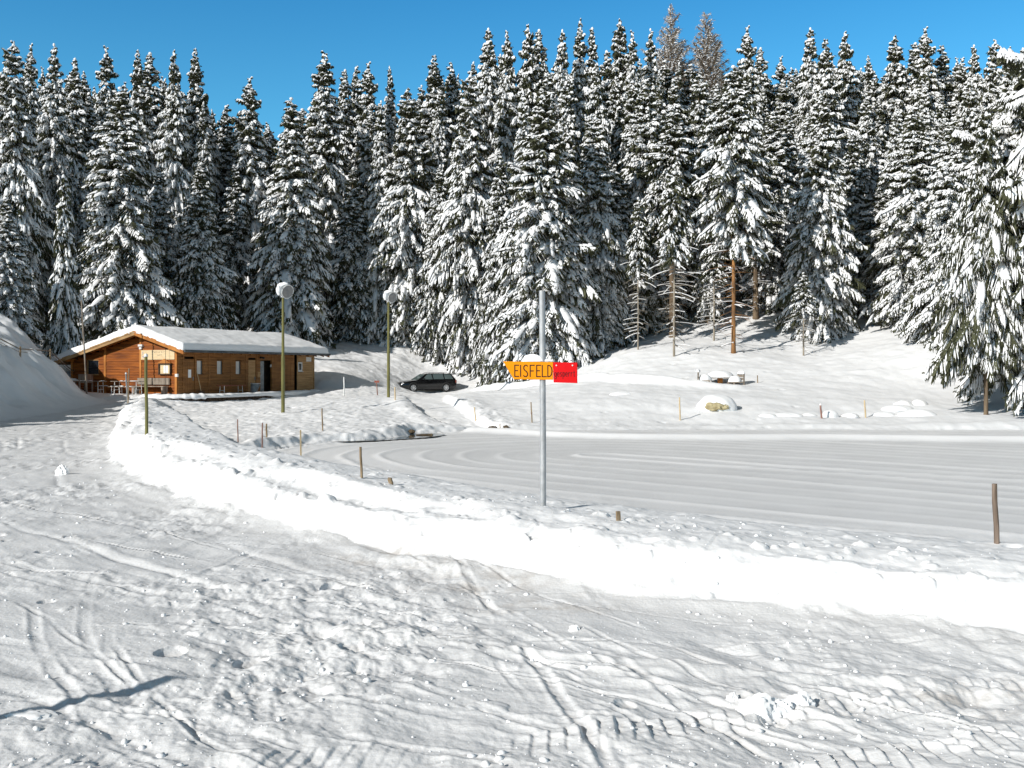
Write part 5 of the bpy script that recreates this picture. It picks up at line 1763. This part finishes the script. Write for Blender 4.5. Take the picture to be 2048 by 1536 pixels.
FRONT = [
    (12, 395, 62, 150, 'A', 'bushy spruce low at the left border, just above the slope fence'),
    (26, 88, 72, 150, 'D', 'tallest spruce at the left border, its tip beside a second tip'),
    (62, 92, 82, 100, 'B', 'slim spruce whose tip stands second from the left border'),
    (108, 88, 78, 135, 'A', 'broad pointed spruce, third tall tip from the left border'),
    (128, 352, 66, 95, 'Y', 'small spiky spruce before the big trees left of the cabin roof'),
    (150, 117, 86, 90, 'N', 'narrow spruce tip between the broad third tip and the lone sharp tip at left'),
    (212, 97, 92, 130, 'B', 'spruce with a lone sharp tip above the left end of the cabin'),
    (240, 175, 74, 250, 'A', 'huge broad spruce filling the space behind the left half of the cabin roof'),
    (276, 104, 88, 120, 'B', 'left one of the two close spruce tips above the cabin ridge'),
    (300, 106, 92, 110, 'N', 'right one of the two close spruce tips above the cabin ridge'),
    (348, 106, 88, 110, 'D', 'spruce topped by a round ball of snow'),
    (391, 101, 92, 130, 'B', 'tall spruce tip right of the ball-topped one, before the gap of sky'),
    (402, 325, 80, 150, 'E', 'dark shaded spruce behind the middle of the cabin roof'),
    (452, 212, 102, 110, 'C', 'low spruce tip at the left of the deep gap of sky'),
    (500, 158, 92, 150, 'B', 'single spruce tip rising alone in the gap of sky'),
    (582, 196, 86, 215, 'A', 'wide white spruce standing behind the left lamp post'),
    (648, 108, 94, 180, 'B', 'tallest spruce right of the gap of sky, with open layered tip'),
    (690, 140, 102, 90, 'N', 'slim spruce just right of the tall layered tip'),
    (712, 135, 104, 90, 'C', 'left one of two short tips between the tall layered tip and the dark one'),
    (737, 128, 100, 130, 'B', 'right one of two short tips between the tall layered tip and the dark one'),
    (706, 335, 92, 150, 'E', 'dark shaded spruce between the two lamp posts'),
    (780, 134, 104, 90, 'E', 'dark thin tip with little snow above the right lamp post'),
    (816, 182, 91, 165, 'D', 'spruce with fat snow cushions behind the right lamp post'),
    (869, 114, 96, 150, 'B', 'spruce tip left of the rising part of the skyline'),
    (903, 128, 98, 100, 'C', 'short tip beside a great round snow clump'),
    (940, 150, 86, 160, 'D', 'white columnar spruce above and right of the parked car'),
    (977, 57, 92, 150, 'A', 'first high tip where the skyline steps up'),
    (1014, 66, 90, 110, 'B', 'second high tip after the step of the skyline'),
    (1056, 56, 90, 130, 'D', 'third high tip after the step, above the steel sign pole'),
    (1078, 60, 94, 100, 'N', 'thin tip leaning close to the one above the sign pole'),
    (1085, 190, 69, 225, 'D', 'big snow-laden spruce right behind the orange sign, skirts down to the snow'),
    (1125, 60, 86, 120, 'A', 'tip between the sign pole and the paired tips right of it'),
    (1160, 43, 88, 120, 'B', 'higher one of the paired tips right of the sign pole'),
    (1184, 56, 94, 90, 'N', 'lower one of the paired tips right of the sign pole'),
    (1190, 235, 73, 160, 'D', 'spruce leaning shoulder to shoulder with the one behind the sign'),
    (1240, 44, 90, 150, 'D', 'blunt tip with a bent top left of the larches'),
    (1264, 66, 88, 100, 'B', 'small pointed tip beside the blunt bent one'),
    (1301, 58, 90, 120, 'A', 'last green tip before the taller larch'),
    (1342, 8, 98, 150, 'L', 'taller of the two bare brown larches on the skyline'),
    (1413, 22, 98, 160, 'L', 'shorter of the two bare brown larches on the skyline'),
    (1292, 160, 78, 150, 'C', 'spruce below and left of the larches'),
    (1345, 215, 74, 140, 'H', 'spruce with a bare lower stem below the taller larch'),
    (1400, 150, 82, 140, 'D', 'heavily snowed spruce below the shorter larch'),
    (1467, 132, 64, 175, 'O', 'spruce on a bright orange bare trunk lined with dead snowy twigs'),
    (1495, 56, 88, 120, 'B', 'sharp dark tip right of the shorter larch'),
    (1521, 96, 92, 90, 'N', 'first low tip in the dip right of the sharp dark tip'),
    (1562, 116, 92, 100, 'B', 'second low tip in the dip right of the sharp dark tip'),
    (1545, 225, 78, 140, 'C', 'column-shaped spruce behind and right of the orange trunk'),
    (1621, 56, 86, 130, 'A', 'tall pointed tip at the start of the right-hand group'),
    (1652, 82, 82, 110, 'C', 'tip tucked against the right of the tall pointed one'),
    (1690, 68, 86, 120, 'D', 'tip with a large snow shoulder on its left'),
    (1737, 114, 92, 90, 'B', 'low tip in the notch of sky in the right-hand group'),
    (1642, 190, 69, 165, 'B', 'spruce reaching down to the slope right of the orange trunk'),
    (1705, 265, 74, 140, 'E', 'darker spruce behind the small snowy mound'),
    (1790, 76, 88, 140, 'D', 'first tip right of the notch of sky, flat snowy top'),
    (1830, 86, 92, 110, 'N', 'thin tip left of the highest of the right-hand group'),
    (1851, 58, 86, 130, 'B', 'highest tip of the right-hand group'),
    (1885, 94, 88, 110, 'C', 'tip just right of the highest one in the right-hand group'),
    (1828, 215, 68, 180, 'D', 'white spruce standing over the mound at the right'),
    (1770, 340, 72, 130, 'C', 'short spruce in the hollow left of the mound'),
    (1925, 118, 86, 110, 'B', 'modest tip fourth from the right border'),
    (1948, 90, 84, 120, 'A', 'spiky tip third from the right border'),
    (1990, 84, 80, 120, 'D', 'snow-heavy tip second from the right border'),
    (2018, 98, 78, 110, 'B', 'tip close to the right border, behind the near trees'),
    (2046, 96, 74, 130, 'A', 'tip cut by the right border'),
    (1905, 235, 60, 190, 'A', 'spruce behind the near pair at the right, sunlit on its left side'),
    (1972, 225, 45.0, 205, 'P', 'near spruce at the right with its bare foot in the snow, shading the ground'),
    (2040, 150, 47.5, 310, 'Q', 'near spruce cut by the right border, with thick snow cushions'),
    (2150, -60, 44, 330, 'Q', 'near spruce mostly outside the right border, hung with thick snow'),
    (1276, 395, 68, 60, 'T', 'thin grey stem left of the other bare stems, at the top of a snowy dip'),
    (1348, 330, 64, 80, 'T', 'thin snowy spruce stem between the leftmost bare stem and the orange trunk'),
    (1428, 440, 70, 70, 'T', 'thin dead stem just left of the orange trunk'),
    (1607, 545, 64, 90, 'T', 'short thin stem on the open slope right of the orange trunk'),
    (1230, 330, 76, 110, 'H', 'bare-stemmed spruce in the dark right of the sign'),
    (1512, 330, 76, 120, 'H', 'dark bare-stemmed spruce directly behind the orange trunk'),
    (1000, 300, 80, 120, 'E', 'dark narrow spruce in the gap left of the one behind the sign'),
    (880, 330, 88, 120, 'E', 'dark spruce in the gap between the cushion-laden one and the columnar one'),
    (40, 250, 76, 150, 'B', 'middle-height spruce below the left border tips'),
    (320, 330, 84, 130, 'A', 'sunlit flank spruce right of the huge broad one'),
    (470, 330, 90, 150, 'E', 'dark spruce left of the wide white one'),
]
for t in FRONT:
    tree(*t)

# low spruces on the hilltop just outside the left border: they shade the slope
for i, (x, y, h, lb) in enumerate([(-29.0, 22, 4.6, 'first'), (-30.5, 26.5, 5.2, 'second'), (-31.0, 31, 4.8, 'third'), (-33.0, 35, 5.4, 'fourth'), (-34.5, 38, 4.6, 'fifth')]):
    z0 = gz(x, y)
    tree(1024 + x / y * FPX, HZ - (z0 + h - EYE) / y * FPX, y, 3.4 / y * FPX, 'Y', lb + ' low spruce along the top of the left slope, outside the picture', 'low spruces on the slope top')

# the depths of the forest: trees that only show as bits of crown and stem between the ones in front
SKY = [(-300, 120), (0, 120), (120, 120), (220, 130), (400, 140), (440, 215), (560, 225), (600, 190), (680, 160), (860, 150), (930, 110), (980, 85), (1100, 80), (1300, 85), (1440, 110), (1560, 125), (1620, 90),
       (1700, 100), (1740, 130), (1800, 95), (2050, 105), (2400, 110)]


def forest_edge(x):
    return np.interp(x, [-45, -30, -18, -6, 0, 6, 12, 22, 30, 40], [76, 84, 92, 88, 76, 72, 73, 71, 66, 58])


g = np.random.default_rng(42)
n_in = 0
for band in range(6):
    for cxp in np.arange(-40 if band < 4 else -120, 2260, 47 - band * 2):
        px = cxp + g.uniform(-20, 20)
        d0 = 72 + band * 7.5
        d = d0 + g.uniform(-3, 3)
        x = (px - 1024) / FPX * d
        if d < forest_edge(x) + 1.5 or d > 118:
            continue
        if any((x - a) ** 2 + (d - b) ** 2 < 1.35 ** 2 for a, b in TREE_XY):
            continue
        sky = np.interp(px, [p for p, _ in SKY], [q for _, q in SKY])
        yt = sky + g.uniform(18, 60) + max(0, 3 - band) * g.uniform(10, 50)
        midr = 1190 < px < 1640 and band < 4
        kd = g.choice(['H', 'H', 'E', 'N']) if midr else g.choice(['A', 'B', 'C', 'D', 'E', 'N', 'B', 'E'])
        tree(px, yt, d, g.uniform(80, 130), str(kd),
             'snowy spruce deep in the forest, showing only between the trees before it', 'spruces deep in the forest')
        n_in += 1
print('trees', len(TREE_XY), 'deep', n_in)
# ------------------------------------------------------------------ camera, sun, sky
cam = bpy.data.cameras.new('camera')
co = bpy.data.objects.new('camera', cam)
COL.objects.link(co)
co.location = (0, 0, EYE)
co.rotation_euler = (R(90), 0, 0)
cam.sensor_width = 36
cam.lens = 36 * FPX / 2048
cam.shift_y = -(768 - HZ) / 2048
cam.clip_end = 2000
SC.camera = co

az, el = R(SUN_AZ), R(SUN_EL)
to_sun = Vector((-math.cos(az) * math.cos(el), -math.sin(az) * math.cos(el), math.sin(el)))
sun = bpy.data.lights.new('sun', 'SUN')
sun.energy = 4.75
sun.angle = R(0.53)
sun.color = (1.0, 0.96, 0.90)
so = bpy.data.objects.new('sun', sun)
COL.objects.link(so)
so.rotation_euler = to_sun.to_track_quat('Z', 'Y').to_euler()

wd = bpy.data.worlds.new('World')
SC.world = wd
wd.use_nodes = True
nt = wd.node_tree
bg = nt.nodes['Background']
sk = nt.nodes.new('ShaderNodeTexSky')
sk.sky_type = 'NISHITA'
sk.sun_disc = False
sk.sun_elevation = el
sk.sun_rotation = math.atan2(to_sun.x, to_sun.y)
sk.altitude = 1800
sk.air_density = 1.0
sk.dust_density = 0.0
sk.ozone_density = 1.5
# sky tinted by height: cyan band in view, unseen zenith warmed to neutralise shade
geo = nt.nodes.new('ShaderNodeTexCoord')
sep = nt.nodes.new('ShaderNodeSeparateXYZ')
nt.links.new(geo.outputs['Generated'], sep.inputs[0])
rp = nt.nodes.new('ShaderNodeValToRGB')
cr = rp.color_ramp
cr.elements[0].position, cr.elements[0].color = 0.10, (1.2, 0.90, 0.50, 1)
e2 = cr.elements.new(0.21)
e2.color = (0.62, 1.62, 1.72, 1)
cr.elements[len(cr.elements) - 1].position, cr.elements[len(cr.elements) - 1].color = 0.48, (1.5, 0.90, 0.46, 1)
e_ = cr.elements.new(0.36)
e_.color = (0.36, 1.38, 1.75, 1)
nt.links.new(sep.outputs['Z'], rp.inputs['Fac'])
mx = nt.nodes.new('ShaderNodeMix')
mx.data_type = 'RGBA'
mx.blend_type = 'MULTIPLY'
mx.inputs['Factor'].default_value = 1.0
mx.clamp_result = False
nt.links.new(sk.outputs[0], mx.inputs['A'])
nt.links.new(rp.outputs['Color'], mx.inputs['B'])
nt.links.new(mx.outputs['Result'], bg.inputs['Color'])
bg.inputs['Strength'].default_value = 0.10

SC.view_settings.view_transform = 'Standard'
SC.view_settings.look = 'None'
SC.view_settings.exposure = 0.0
SC.view_settings.gamma = 1.0
SC.render.engine = 'CYCLES'
SC.cycles.max_bounces = 6
SC.cycles.diffuse_bounces = 4
